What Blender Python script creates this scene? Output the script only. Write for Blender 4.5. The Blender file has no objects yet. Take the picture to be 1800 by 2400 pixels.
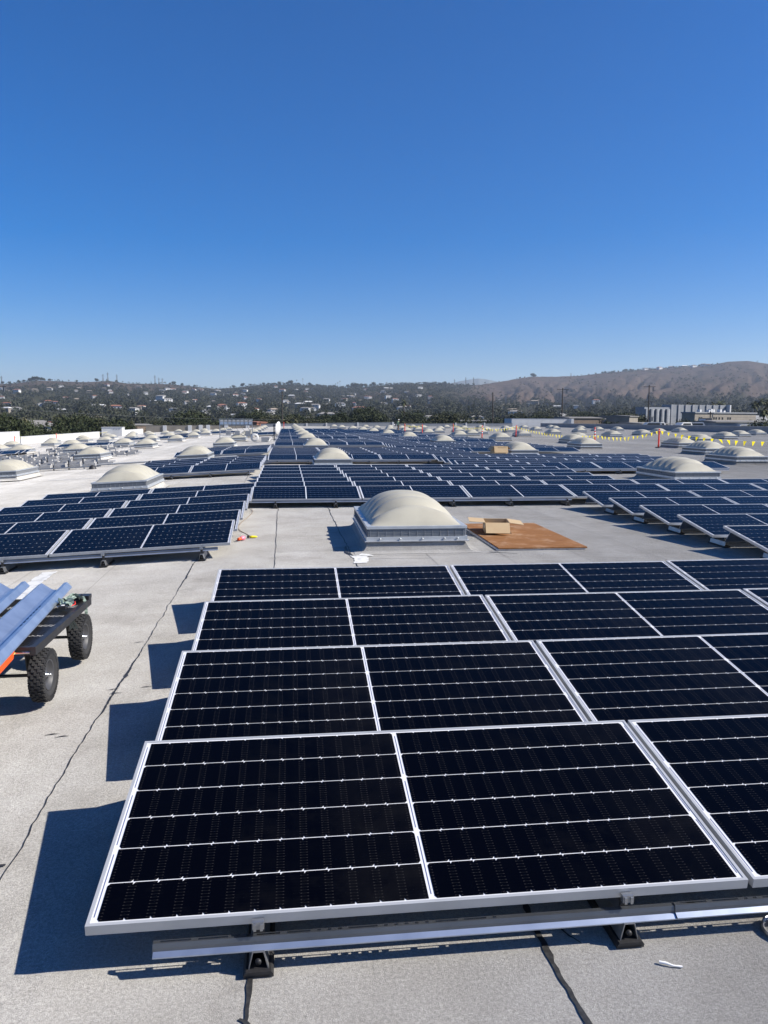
import bpy, bmesh, math, random
import numpy as np
from mathutils import Vector, Matrix, Euler
R = math.radians
SC = bpy.context.scene
COL = SC.collection
rnd = random.Random(7)

# ------------------------------------------------------------------ camera, sky, sun, exposure
CAMH = 1.7654
FPX, PITCH, YAW, ROLL = 1808.34, 0.119668, 0.117961, 0.003568      # focal length in pixels of the 1800 x 2400 photograph
cam = bpy.data.cameras.new('camera')
camo = bpy.data.objects.new('camera', cam); COL.objects.link(camo)
cam.sensor_width = 36.0; cam.sensor_fit = 'AUTO'; cam.lens = FPX / 2400 * 36.0
cam.clip_start = 0.05; cam.clip_end = 60000
_f = Vector((math.sin(YAW) * math.cos(PITCH), math.cos(YAW) * math.cos(PITCH), -math.sin(PITCH)))
_r = Vector((math.cos(YAW), -math.sin(YAW), 0)); _u = _r.cross(_f)
_r2 = math.cos(ROLL) * _r + math.sin(ROLL) * _u; _u2 = -math.sin(ROLL) * _r + math.cos(ROLL) * _u
camo.matrix_world = Matrix(((_r2.x, _u2.x, -_f.x, 0), (_r2.y, _u2.y, -_f.y, 0), (_r2.z, _u2.z, -_f.z, CAMH), (0, 0, 0, 1)))
SC.camera = camo

SUN_AZ, SUN_EL = R(104.0), R(37.25)          # azimuth clockwise from +y
world = bpy.data.worlds.new('World'); SC.world = world; world.use_nodes = True
wn = world.node_tree; wn.nodes.clear()
sky = wn.nodes.new('ShaderNodeTexSky'); sky.sky_type = 'NISHITA'; sky.sun_disc = False
sky.sun_elevation = SUN_EL; sky.sun_rotation = SUN_AZ
sky.altitude = 100; sky.air_density = 1.0; sky.dust_density = 0.35; sky.ozone_density = 4.0
hs = wn.nodes.new('ShaderNodeHueSaturation'); hs.inputs['Saturation'].default_value = 1.56; hs.inputs['Value'].default_value = 1.0
bg = wn.nodes.new('ShaderNodeBackground'); bg.inputs['Strength'].default_value = 0.060
wo = wn.nodes.new('ShaderNodeOutputWorld')
tm = wn.nodes.new('ShaderNodeMix'); tm.data_type = 'RGBA'; tm.blend_type = 'MULTIPLY'; tm.inputs[0].default_value = 1.0; tm.inputs[7].default_value = (0.82, 0.845, 1.10, 1)
wn.links.new(sky.outputs[0], hs.inputs['Color']); wn.links.new(hs.outputs[0], tm.inputs[6]); wn.links.new(tm.outputs[2], bg.inputs['Color']); wn.links.new(bg.outputs[0], wo.inputs['Surface'])

sl = bpy.data.lights.new('sun', 'SUN'); sl.energy = 4.6; sl.angle = R(0.53); sl.color = (1.0, 0.94, 0.845)
so = bpy.data.objects.new('sun', sl); COL.objects.link(so)
sdir = Vector((math.sin(SUN_AZ) * math.cos(SUN_EL), math.cos(SUN_AZ) * math.cos(SUN_EL), math.sin(SUN_EL)))
so.rotation_euler = sdir.to_track_quat('Z', 'Y').to_euler(); so.location = sdir * 300
SC.view_settings.view_transform = 'Standard'; SC.view_settings.look = 'None'
SC.view_settings.exposure = 0.95; SC.view_settings.gamma = 1.0; SC.view_settings.use_curve_mapping = False

# ------------------------------------------------------------------ helpers
def tag(o, label=None, cat=None, group=None, kind=None):
    if label: o['label'] = label
    if cat: o['category'] = cat
    if group: o['group'] = group
    if kind: o['kind'] = kind
    return o
def empty(name, loc=(0, 0, 0), rot=(0, 0, 0)):
    o = bpy.data.objects.new(name, None); COL.objects.link(o); o.location = loc; o.rotation_euler = rot
    o.empty_display_size = 0.1
    return o
def link(name, me, parent=None, loc=None, rot=None, scale=None):
    o = bpy.data.objects.new(name, me); COL.objects.link(o)
    if parent: o.parent = parent
    if loc is not None: o.location = loc
    if rot is not None: o.rotation_euler = rot
    if scale is not None: o.scale = scale
    return o
def copy_tree(o, parent=None):
    c = o.copy(); COL.objects.link(c); c.parent = parent
    for ch in list(o.children): copy_tree(ch, c)
    return c
class MB:
    """collects faces into one mesh"""
    def __init__(s): s.v = []; s.f = []; s.m = []; s.sm = []
    def face(s, pts, mi=0, smooth=False):
        n = len(s.v); s.v += [tuple(p) for p in pts]; s.f.append(tuple(range(n, n + len(pts)))); s.m.append(mi); s.sm.append(smooth)
    def raw(s, vs, fs, mi=0, smooth=False):
        n = len(s.v); s.v += [tuple(p) for p in vs]
        for f in fs: s.f.append(tuple(i + n for i in f)); s.m.append(mi); s.sm.append(smooth)
    def box(s, x0, x1, y0, y1, z0, z1, mi=0, M=None):
        vs = [(x0, y0, z0), (x1, y0, z0), (x1, y1, z0), (x0, y1, z0), (x0, y0, z1), (x1, y0, z1), (x1, y1, z1), (x0, y1, z1)]
        if M is not None: vs = [M @ Vector(v) for v in vs]
        s.raw(vs, [(0, 3, 2, 1), (4, 5, 6, 7), (0, 1, 5, 4), (1, 2, 6, 5), (2, 3, 7, 6), (3, 0, 4, 7)], mi)
    def prism(s, prof, x0, x1, mi=0, axis='x', closed=True, M=None, smooth=False, caps=True):
        """extrude a 2-D profile [(a, b)] along an axis; x -> profile is (y, z); y -> profile is (x, z); z -> (x, y)"""
        def P(t, a, b):
            p = (t, a, b) if axis == 'x' else (a, t, b) if axis == 'y' else (a, b, t)
            return M @ Vector(p) if M is not None else p
        n = len(prof)
        vs = [P(x0, a, b) for a, b in prof] + [P(x1, a, b) for a, b in prof]
        fs = [(i, (i + 1) % n, n + (i + 1) % n, n + i) for i in range(n if closed else n - 1)]
        s.raw(vs, fs, mi, smooth)
        if closed and caps: s.raw(vs, [tuple(range(n))[::-1], tuple(range(n, 2 * n))], mi)
    def tube(s, pts, r, n=8, mi=0, smooth=True, caps=True):
        pts = [Vector(p) for p in pts]; rs = r if isinstance(r, (list, tuple)) else [r] * len(pts)
        rings = []; up = Vector((0, 0, 1))
        for i, p in enumerate(pts):
            d = (pts[min(i + 1, len(pts) - 1)] - pts[max(i - 1, 0)])
            if d.length < 1e-9: d = Vector((0, 0, 1))
            d.normalize(); a = up.cross(d)
            if a.length < 0.1: a = Vector((1, 0, 0)).cross(d)
            a.normalize(); b = d.cross(a)
            rings.append([p + (a * math.cos(2 * math.pi * k / n) + b * math.sin(2 * math.pi * k / n)) * rs[i] for k in range(n)])
        vs = [q for ring in rings for q in ring]
        fs = [(i * n + k, i * n + (k + 1) % n, (i + 1) * n + (k + 1) % n, (i + 1) * n + k) for i in range(len(pts) - 1) for k in range(n)]
        s.raw(vs, fs, mi, smooth)
        if caps: s.raw(vs, [tuple(range(n))[::-1], tuple(range((len(pts) - 1) * n, len(pts) * n))], mi)
    def lathe(s, prof, n=16, c=(0, 0, 0), axis='z', mi=0, smooth=True):
        vs = []
        for r, h in prof:
            for k in range(n):
                a = 2 * math.pi * k / n
                q = (r * math.cos(a), r * math.sin(a), h)
                if axis == 'x': q = (h, r * math.cos(a), r * math.sin(a))
                if axis == 'y': q = (r * math.cos(a), h, r * math.sin(a))
                vs.append((q[0] + c[0], q[1] + c[1], q[2] + c[2]))
        fs = [(i * n + k, i * n + (k + 1) % n, (i + 1) * n + (k + 1) % n, (i + 1) * n + k) for i in range(len(prof) - 1) for k in range(n)]
        s.raw(vs, fs, mi, smooth)
    def mesh(s, name, mats):
        me = bpy.data.meshes.new(name); me.from_pydata(s.v, [], s.f); me.update()
        for m in (mats if isinstance(mats, (list, tuple)) else [mats]): me.materials.append(m)
        me.polygons.foreach_set('material_index', s.m); me.polygons.foreach_set('use_smooth', s.sm); me.update()
        return me
    def obj(s, name, mats, parent=None, loc=None, rot=None): return link(name, s.mesh(name, mats), parent, loc, rot)

def mat(name, col=(0.5, 0.5, 0.5), rough=0.6, metal=0.0, spec=0.5, ior=None, noise=None, bump=None, diffr=0.0, trans=0.0, sss=0.0):
    """noise = (scale, detail, other colour, low, high); bump = (scale, strength, distance)"""
    m = bpy.data.materials.new(name); m.use_nodes = True; nt = m.node_tree; b = nt.nodes['Principled BSDF']
    b.inputs['Base Color'].default_value = (*col, 1); b.inputs['Roughness'].default_value = rough; b.inputs['Metallic'].default_value = metal
    b.inputs['Specular IOR Level'].default_value = spec
    if ior: b.inputs['IOR'].default_value = ior
    if 'Diffuse Roughness' in b.inputs: b.inputs['Diffuse Roughness'].default_value = diffr
    tc = nt.nodes.new('ShaderNodeTexCoord')
    if noise:
        n = nt.nodes.new('ShaderNodeTexNoise'); n.inputs['Scale'].default_value = noise[0]; n.inputs['Detail'].default_value = noise[1]
        nt.links.new(tc.outputs['Object'], n.inputs['Vector'])
        mr = nt.nodes.new('ShaderNodeMapRange'); mr.inputs[1].default_value = noise[3]; mr.inputs[2].default_value = noise[4]
        nt.links.new(n.outputs[0], mr.inputs[0])
        mx = nt.nodes.new('ShaderNodeMix'); mx.data_type = 'RGBA'
        mx.inputs[6].default_value = (*col, 1); mx.inputs[7].default_value = (*noise[2], 1)
        nt.links.new(mr.outputs[0], mx.inputs[0]); nt.links.new(mx.outputs[2], b.inputs['Base Color'])
    if bump:
        n2 = nt.nodes.new('ShaderNodeTexNoise'); n2.inputs['Scale'].default_value = bump[0]; n2.inputs['Detail'].default_value = 4
        nt.links.new(tc.outputs['Object'], n2.inputs['Vector'])
        bp = nt.nodes.new('ShaderNodeBump'); bp.inputs['Strength'].default_value = bump[1]; bp.inputs['Distance'].default_value = bump[2]
        nt.links.new(n2.outputs[0], bp.inputs['Height']); nt.links.new(bp.outputs[0], b.inputs['Normal'])
    return m
class NT:
    """terse node building on a material"""
    def __init__(s, m): s.nt = m.node_tree; s.b = s.nt.nodes['Principled BSDF']
    def n(s, t, **k):
        o = s.nt.nodes.new(t)
        for a, b in k.items(): setattr(o, a, b)
        return o
    def l(s, a, b): s.nt.links.new(a, b)
    def math(s, op, a, b=None, c=None):
        o = s.n('ShaderNodeMath', operation=op)
        for i, x in enumerate((a, b, c)):
            if x is None: continue
            if isinstance(x, (int, float)): o.inputs[i].default_value = x
            else: s.l(x, o.inputs[i])
        return o.outputs[0]
    def noise(s, vec, scale, detail=3, rough=0.5):
        o = s.n('ShaderNodeTexNoise'); o.inputs['Scale'].default_value = scale; o.inputs['Detail'].default_value = detail; o.inputs['Roughness'].default_value = rough
        s.l(vec, o.inputs['Vector']); return o.outputs[0]
    def ramp(s, x, lo, hi, a=0.0, b=1.0):
        o = s.n('ShaderNodeMapRange'); s.l(x, o.inputs[0])
        for i, q in enumerate((lo, hi, a, b)): o.inputs[i + 1].default_value = q
        return o.outputs[0]
    def mix(s, fac, a, b, blend='MIX'):
        o = s.n('ShaderNodeMix', data_type='RGBA', blend_type=blend)
        for i, x in ((0, fac), (6, a), (7, b)):
            if isinstance(x, tuple): o.inputs[i].default_value = (*x, 1)
            elif isinstance(x, (int, float)): o.inputs[i].default_value = x
            else: s.l(x, o.inputs[i])
        return o.outputs[2]

# ------------------------------------------------------------------ materials
M = {}
def roof_mat(name, tint=1.0):
    m = mat(name, rough=0.95, spec=0.1, diffr=1.0); t = NT(m)
    tc = t.n('ShaderNodeTexCoord'); geo = t.n('ShaderNodeNewGeometry'); P = geo.outputs['Position']
    sep = t.n('ShaderNodeSeparateXYZ'); t.l(P, sep.inputs[0])
    mp = t.n('ShaderNodeMapping'); mp.inputs['Scale'].default_value = (1.2, 0.16, 1); t.l(P, mp.inputs[0])
    streak = t.noise(mp.outputs[0], 1.0, 5, 0.6)
    big = t.noise(P, 0.13, 4, 0.6); mid = t.noise(P, 1.7, 6, 0.65); fine = t.noise(P, 85, 3, 0.7); gran = t.noise(P, 330, 2, 0.8)
    # rolls of cap sheet one metre wide: a slightly different tone for each roll
    xx = t.math('ADD', sep.outputs[0], t.math('MULTIPLY', sep.outputs[1], 0.0115)); xx = t.math('ADD', xx, 0.125)
    roll = t.math('FLOOR', t.math('DIVIDE', xx, 0.99)); yy = t.math('FLOOR', t.math('DIVIDE', t.math('ADD', sep.outputs[1], t.math('MULTIPLY', roll, 3.7)), 10.2))
    wn_ = t.n('ShaderNodeTexWhiteNoise', noise_dimensions='2D'); cmb = t.n('ShaderNodeCombineXYZ'); t.l(roll, cmb.inputs[0]); t.l(yy, cmb.inputs[1]); t.l(cmb.outputs[0], wn_.inputs['Vector'])
    v = t.ramp(wn_.outputs['Value'], 0, 1, 0.94, 1.06)
    v = t.math('MULTIPLY', v, t.ramp(big, 0.3, 0.7, 0.82, 1.14))
    v = t.math('MULTIPLY', v, t.ramp(mid, 0.25, 0.75, 0.78, 1.16))
    v = t.math('MULTIPLY', v, t.ramp(streak, 0.3, 0.7, 0.93, 1.06))
    v = t.math('MULTIPLY', v, t.ramp(fine, 0.25, 0.75, 0.70, 1.3))
    v = t.math('MULTIPLY', v, t.ramp(gran, 0.3, 0.7, 0.60, 1.40))
    # paler leftward: extra brightness of granules seen away from the sun, painted into the colour
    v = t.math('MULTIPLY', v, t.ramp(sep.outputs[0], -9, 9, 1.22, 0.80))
    dirt = t.ramp(t.noise(P, 0.8, 8, 0.8), 0.50, 0.70, 0, 0.5)
    base = t.mix(t.ramp(mid, 0.3, 0.7), (0.385 * tint, 0.369 * tint, 0.340 * tint), (0.360 * tint, 0.350 * tint, 0.330 * tint))
    base = t.mix(dirt, base, (0.20, 0.185, 0.165))
    o = t.n('ShaderNodeVectorMath', operation='SCALE'); t.l(base, o.inputs[0]); t.l(v, o.inputs['Scale'])
    # seams far away, past the modelled ones
    fr = t.math('ABSOLUTE', t.math('SUBTRACT', t.math('FRACT', t.math('DIVIDE', xx, 0.99)), 0.5))
    seam = t.math('MULTIPLY', t.math('GREATER_THAN', fr, 0.490), t.math('GREATER_THAN', sep.outputs[1], 26.0))
    seam = t.math('MULTIPLY', seam, 0.45)
    c2 = t.mix(seam, o.outputs[0], (0.05, 0.05, 0.05))
    t.l(c2, t.b.inputs['Base Color'])
    h = t.math('ADD', t.math('MULTIPLY', fine, 0.5), t.math('MULTIPLY', gran, 0.6)); h = t.math('ADD', h, t.math('MULTIPLY', mid, 1.6))
    bp = t.n('ShaderNodeBump'); bp.inputs['Strength'].default_value = 0.8; bp.inputs['Distance'].default_value = 0.007
    t.l(h, bp.inputs['Height']); t.l(bp.outputs[0], t.b.inputs['Normal'])
    return m
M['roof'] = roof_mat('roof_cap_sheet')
M['flash'] = roof_mat('flashing_cap_sheet', 1.05)
M['tar'] = mat('tar', (0.018, 0.018, 0.019), 0.55, noise=(60, 3, (0.04, 0.04, 0.04), 0.4, 0.7))
M['tarlight'] = mat('worn_tar', (0.10, 0.10, 0.10), 0.8, noise=(40, 3, (0.19, 0.185, 0.18), 0.4, 0.7))
M['whitecoat'] = mat('white_coating', (0.62, 0.62, 0.60), 0.8, noise=(14, 5, (0.36, 0.36, 0.35), 0.52, 0.75))
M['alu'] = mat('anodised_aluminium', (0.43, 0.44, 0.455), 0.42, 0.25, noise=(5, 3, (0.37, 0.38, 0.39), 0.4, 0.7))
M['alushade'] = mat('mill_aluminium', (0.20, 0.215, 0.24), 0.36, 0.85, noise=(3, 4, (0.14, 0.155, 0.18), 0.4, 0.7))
M['galv'] = mat('galvanised_steel', (0.60, 0.66, 0.75), 0.30, 0.84, noise=(7, 6, (0.44, 0.50, 0.60), 0.35, 0.7))
M['galvg'] = mat('grey_galvanised_steel', (0.42, 0.43, 0.44), 0.4, 0.85, noise=(12, 4, (0.32, 0.33, 0.35), 0.35, 0.7))
M['back'] = mat('white_backsheet', (0.60, 0.61, 0.64), 0.2, spec=0.08)
def cell_mat():
    m = mat('solar_cell', (0.0006, 0.0008, 0.002), 0.10, spec=0.045); t = NT(m)
    tc = t.n('ShaderNodeTexCoord'); sep = t.n('ShaderNodeSeparateXYZ'); t.l(tc.outputs['Object'], sep.inputs[0])
    px = t.math('DIVIDE', sep.outputs[0], 0.082); py = t.math('DIVIDE', sep.outputs[1], 0.0138)
    dx = t.math('ABSOLUTE', t.math('SUBTRACT', t.math('FRACT', t.math('ADD', px, 0.5)), 0.5))
    dy = t.math('ABSOLUTE', t.math('SUBTRACT', t.math('FRACT', py), 0.5))
    wire = t.math('LESS_THAN', dy, 0.035)
    dash = t.math('MULTIPLY', t.math('LESS_THAN', dx, 0.15), t.math('LESS_THAN', dy, 0.07))
    ends = t.math('MULTIPLY', t.math('LESS_THAN', t.math('ABSOLUTE', t.math('SUBTRACT', dx, 0.14)), 0.03), t.math('LESS_THAN', dy, 0.13))
    geo = t.n('ShaderNodeObjectInfo')
    c = t.mix(wire, (0.0006, 0.0008, 0.0022), (0.0016, 0.0016, 0.0034)); c = t.mix(dash, c, (0.007, 0.007, 0.008)); c = t.mix(ends, c, (0.017, 0.016, 0.017))
    dg_ = t.noise(tc.outputs['Object'], 1.6, 5, 0.7); c = t.mix(t.math('MULTIPLY', t.ramp(dg_, 0.45, 0.75, 0, 0.02), t.ramp(geo.outputs['Random'], 0, 1, 0.3, 1.6)), c, (0.22, 0.21, 0.19))
    t.l(c, t.b.inputs['Base Color'])
    dust = t.noise(tc.outputs['Object'], 3.0, 4); t.l(t.ramp(dust, 0.3, 0.7, 0.07, 0.15), t.b.inputs['Roughness'])
    return m
M['cell'] = cell_mat()
M['ribbon'] = mat('bus_ribbon', (0.10, 0.12, 0.22), 0.2)
M['dome'] = mat('cream_acrylic', (0.40, 0.38, 0.31), 0.42, spec=0.3, noise=(2.2, 5, (0.33, 0.31, 0.255), 0.4, 0.75))
M['skyframe'] = mat('skylight_aluminium', (0.55, 0.57, 0.58), 0.5, 0.6, noise=(6, 4, (0.44, 0.46, 0.48), 0.4, 0.7))
M['louvre'] = mat('louvre_grey', (0.25, 0.26, 0.27), 0.6, 0.3)
M['rubber'] = mat('black_rubber', (0.016, 0.016, 0.018), 0.55, noise=(40, 3, (0.035, 0.035, 0.036), 0.5, 0.8))
M['tyre'] = mat('tyre_rubber', (0.020, 0.020, 0.021), 0.8, noise=(25, 4, (0.042, 0.040, 0.037), 0.45, 0.8), bump=(150, 0.3, 0.002))
M['blackpaint'] = mat('black_paint', (0.018, 0.018, 0.020), 0.42, noise=(18, 3, (0.035, 0.034, 0.034), 0.5, 0.8))
M['rim'] = mat('dark_grey_rim', (0.045, 0.045, 0.048), 0.5)
M['chrome'] = mat('zinc_bolt', (0.7, 0.7, 0.68), 0.25, 1.0)
M['brass'] = mat('brass', (0.65, 0.48, 0.16), 0.3, 0.9)
M['strap'] = mat('grey_green_webbing', (0.30, 0.38, 0.32), 0.8, noise=(30, 3, (0.10, 0.14, 0.12), 0.4, 0.6))
M['strapd'] = mat('dark_webbing', (0.03, 0.04, 0.038), 0.8)
M['orange'] = mat('safety_orange', (0.85, 0.10, 0.015), 0.5)
M['redpost'] = mat('red_orange_plastic', (0.80, 0.045, 0.025), 0.45)
M['reflect'] = mat('white_reflective_band', (0.8, 0.8, 0.8), 0.4)
M['yellow'] = mat('yellow_vinyl', (0.85, 0.72, 0.02), 0.5)
def translucent(name, col, k):
    m = mat(name, col, 0.6); nt = m.node_tree; b = nt.nodes['Principled BSDF']; o = nt.nodes['Material Output']; tr = nt.nodes.new('ShaderNodeBsdfTranslucent'); tr.inputs['Color'].default_value = (*col, 1)
    mx = nt.nodes.new('ShaderNodeMixShader'); mx.inputs[0].default_value = k; nt.links.new(b.outputs[0], mx.inputs[1]); nt.links.new(tr.outputs[0], mx.inputs[2]); nt.links.new(mx.outputs[0], o.inputs['Surface']); return m
M['yellow_flag'] = translucent('yellow_flag_vinyl', (0.90, 0.74, 0.02), 0.5)
M['pink'] = mat('pink_cable_jacket', (0.80, 0.22, 0.30), 0.4)
M['cordtan'] = mat('tan_cord', (0.24, 0.17, 0.11), 0.7)
M['card'] = mat('cardboard', (0.42, 0.31, 0.18), 0.85, noise=(5, 4, (0.40, 0.28, 0.16), 0.4, 0.7))
M['cardin'] = mat('cardboard_inside', (0.40, 0.28, 0.17), 0.9)
M['paper'] = mat('white_paper', (0.75, 0.75, 0.75), 0.7)
M['white'] = mat('white_paint', (0.56, 0.56, 0.555), 0.6, noise=(0.8, 5, (0.46, 0.46, 0.45), 0.5, 0.8))
M['stucco'] = mat('pale_stucco', (0.33, 0.335, 0.35), 0.85, noise=(0.6, 5, (0.27, 0.275, 0.285), 0.4, 0.8))
M['pier'] = mat('pale_grey_pier', (0.25, 0.26, 0.28), 0.85)
M['greywall'] = mat('grey_wall', (0.23, 0.245, 0.265), 0.85, noise=(0.7, 5, (0.18, 0.19, 0.21), 0.4, 0.8))
M['beige'] = mat('beige_wall', (0.24, 0.215, 0.18), 0.85, noise=(0.5, 5, (0.18, 0.16, 0.135), 0.4, 0.8))
M['brownwall'] = mat('brown_wall', (0.16, 0.12, 0.09), 0.85, noise=(0.5, 4, (0.10, 0.08, 0.07), 0.4, 0.8))
M['concrete'] = mat('concrete', (0.36, 0.355, 0.345), 0.9, noise=(6, 4, (0.27, 0.265, 0.26), 0.4, 0.7))
M['glass'] = mat('dark_window_glass', (0.02, 0.025, 0.03), 0.08, spec=0.6)
M['redroof'] = mat('terracotta_tile', (0.24, 0.10, 0.06), 0.85, noise=(0.5, 4, (0.17, 0.08, 0.06), 0.4, 0.8))
M['greyroof'] = mat('grey_shingle', (0.20, 0.19, 0.18), 0.9, noise=(0.5, 4, (0.13, 0.125, 0.12), 0.4, 0.8))
M['tanroof'] = mat('tan_shingle', (0.30, 0.25, 0.20), 0.9, noise=(0.5, 4, (0.22, 0.18, 0.15), 0.4, 0.8))
M['wood'] = mat('creosoted_wood', (0.035, 0.028, 0.024), 0.9, noise=(3, 4, (0.07, 0.055, 0.045), 0.4, 0.7))
M['steel'] = mat('tower_steel', (0.18, 0.19, 0.20), 0.6, 0.5)
M['skin'] = mat('skin', (0.32, 0.18, 0.12), 0.6)
M['hivis'] = mat('pale_green_vest', (0.55, 0.62, 0.30), 0.8)
M['trousers'] = mat('brown_trousers', (0.12, 0.07, 0.045), 0.9)
M['darkcloth'] = mat('dark_shirt', (0.02, 0.022, 0.028), 0.9)
M['hat'] = mat('pale_hard_hat', (0.45, 0.45, 0.42), 0.5)
M['bark'] = mat('bark', (0.10, 0.075, 0.055), 0.9, noise=(3, 4, (0.055, 0.042, 0.032), 0.4, 0.7))
def leaf_mat(name, a, b, c):
    m = mat(name, rough=0.75, spec=0.2); t = NT(m)
    geo = t.n('ShaderNodeNewGeometry'); oi = t.n('ShaderNodeObjectInfo'); P = geo.outputs['Position']
    at = t.n('ShaderNodeAttribute', attribute_name='tint')
    k = t.mix(t.ramp(t.noise(P, 0.35, 4, 0.7), 0.35, 0.65), a, b)
    k = t.mix(t.math('MULTIPLY', at.outputs['Fac'], 0.75), k, c)
    k2 = t.mix(t.math('MULTIPLY', oi.outputs['Random'], 0.45), k, c)
    t.l(k2, t.b.inputs['Base Color']); return m
M['leaf'] = leaf_mat('dark_foliage', (0.014, 0.024, 0.009), (0.025, 0.038, 0.013), (0.042, 0.049, 0.020))
M['leaf2'] = leaf_mat('olive_foliage', (0.020, 0.029, 0.011), (0.034, 0.044, 0.017), (0.060, 0.060, 0.030))
M['leafhill'] = leaf_mat('hillside_foliage', (0.014, 0.023, 0.012), (0.026, 0.035, 0.019), (0.052, 0.052, 0.034))
M['palm'] = leaf_mat('palm_frond', (0.05, 0.065, 0.03), (0.08, 0.085, 0.04), (0.14, 0.12, 0.07))
def terrain_mat():
    m = mat('hill_ground', rough=0.95, spec=0.05, diffr=0.6); t = NT(m)
    geo = t.n('ShaderNodeNewGeometry'); P = geo.outputs['Position']; at = t.n('ShaderNodeAttribute', attribute_name='dry')
    nb = t.noise(P, 0.004, 6, 0.6); nm = t.noise(P, 0.02, 6, 0.65); nf = t.noise(P, 0.06, 7, 0.75); ng = t.noise(P, 0.012, 8, 0.7)
    grass = t.mix(t.ramp(nm, 0.35, 0.65), (0.075, 0.052, 0.042), (0.112, 0.080, 0.062))
    grass = t.mix(t.ramp(ng, 0.54, 0.60), grass, (0.062, 0.048, 0.038)); grass = t.mix(t.ramp(nf, 0.57, 0.66), grass, (0.038, 0.034, 0.024))
    grass = t.mix(t.ramp(nb, 0.60, 0.66), grass, (0.042, 0.036, 0.028))
    scrub = t.mix(t.ramp(nm, 0.35, 0.7), (0.022, 0.026, 0.016), (0.048, 0.043, 0.030))
    scrub = t.mix(t.ramp(nf, 0.66, 0.74), scrub, (0.15, 0.12, 0.095))
    t.l(t.mix(at.outputs['Fac'], scrub, grass), t.b.inputs['Base Color'])
    bp = t.n('ShaderNodeBump'); bp.inputs['Strength'].default_value = 1.0; bp.inputs['Distance'].default_value = 9.0
    t.l(t.math('ADD', nm, t.math('MULTIPLY', nf, 0.25)), bp.inputs['Height']); t.l(bp.outputs[0], t.b.inputs['Normal'])
    return m
M['hill'] = terrain_mat()
M['flat'] = mat('town_ground', (0.13, 0.12, 0.10), 0.95, noise=(0.02, 6, (0.06, 0.065, 0.045), 0.42, 0.58), spec=0.05)
M['farmt'] = mat('far_mountain', (0.10, 0.11, 0.10), 0.95, spec=0.05)
def ply_mat():
    m = mat('weathered_brown_plywood', rough=0.8, spec=0.15); t = NT(m); tc = t.n('ShaderNodeTexCoord'); O = tc.outputs['Object']
    mp = t.n('ShaderNodeMapping'); mp.inputs['Scale'].default_value = (1.5, 14, 1); mp.inputs['Rotation'].default_value = (0, 0, 0.1); t.l(O, mp.inputs[0])
    gr = t.noise(mp.outputs[0], 2.0, 6, 0.7); bl = t.noise(O, 2.6, 6, 0.7)
    c = t.mix(t.ramp(gr, 0.3, 0.7), (0.145, 0.062, 0.022), (0.29, 0.138, 0.052)); c = t.mix(t.ramp(bl, 0.50, 0.72), c, (0.38, 0.25, 0.16))
    c = t.mix(t.ramp(t.noise(O, 1.1, 5, 0.7), 0.55, 0.7, 0, 0.6), c, (0.13, 0.05, 0.02)); t.l(c, t.b.inputs['Base Color']); return m
M['ply'] = ply_mat()

# ------------------------------------------------------------------ the roof
SL = 0.05                                     # fall of the left slope
XR = -0.8                                     # the low ridge between the level right side and the left slope
SLA = math.atan(SL)
def zr(x): return SL * (x - XR) if x < XR else 0.0
X0, X1, Y0, Y1, GZ = -36.0, 64.0, -12.0, 195.0, -8.2
mb = MB()
xs = [X0, -24, -12, -6, -3, XR, 2, 6, 12, 24, 44, X1]; ys = [Y0, 0, 5, 10, 15, 20, 30, 45, 60, 90, 120, 160, Y1]
for i in range(len(xs) - 1):
    for j in range(len(ys) - 1):
        mb.face([(xs[i], ys[j], zr(xs[i])), (xs[i + 1], ys[j], zr(xs[i + 1])), (xs[i + 1], ys[j + 1], zr(xs[i + 1])), (xs[i], ys[j + 1], zr(xs[i]))])
roof = tag(mb.obj('roof', M['roof']), kind='structure')
bw = MB(); e = 0.02
bw.prism([(X0 + e, GZ), (X1 - e, GZ), (X1 - e, -0.05), (XR, -0.05), (X0 + e, zr(X0) - 0.05)], Y0 + e, Y1 - e, axis='y')
bld = bw.obj('warehouse_building', M['stucco']); tag(bld, 'large low warehouse whose flat grey roof carries the solar arrays', 'building')

def strip(pts, widths, z=0.004, rag=0.006, seed=0, dens=0.05, blobs=0.0):
    """a ragged band of tar along a polyline on the roof"""
    r = random.Random(seed); out = MB(); L = []; Rr = []
    P = []
    for k in range(len(pts) - 1):
        a, b = Vector(pts[k]), Vector(pts[k + 1]); n = max(1, int((b - a).length / dens))
        for i in range(n): P.append((a.lerp(b, i / n), widths[k] + (widths[k + 1] - widths[k]) * i / n))
    P.append((Vector(pts[-1]), widths[-1]))
    wob = 0; bl = 0
    for i, (p, w) in enumerate(P):
        q = P[min(i + 1, len(P) - 1)][0] - P[max(i - 1, 0)][0]; n = Vector((-q.y, q.x)).normalized()
        wob = wob * 0.85 + r.uniform(-1, 1) * rag * 0.6
        if r.random() < blobs: bl = r.uniform(0.5, 2.2)
        bl *= 0.72
        wl = w * (0.5 + 0.35 * r.random()) * (1 + bl * r.random()); wr = w * (0.5 + 0.35 * r.random()) * (1 + bl)
        a = p + n * (wob + wl); b = p + n * (wob - wr)
        L.append((a.x, a.y, zr(a.x) + z)); Rr.append((b.x, b.y, zr(b.x) + z))
    for i in range(len(L) - 1): out.face([L[i], Rr[i], Rr[i + 1], L[i + 1]])
    return out
def seam_x(k, y): return -0.125 + 0.99 * k - 0.0115 * y
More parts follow.
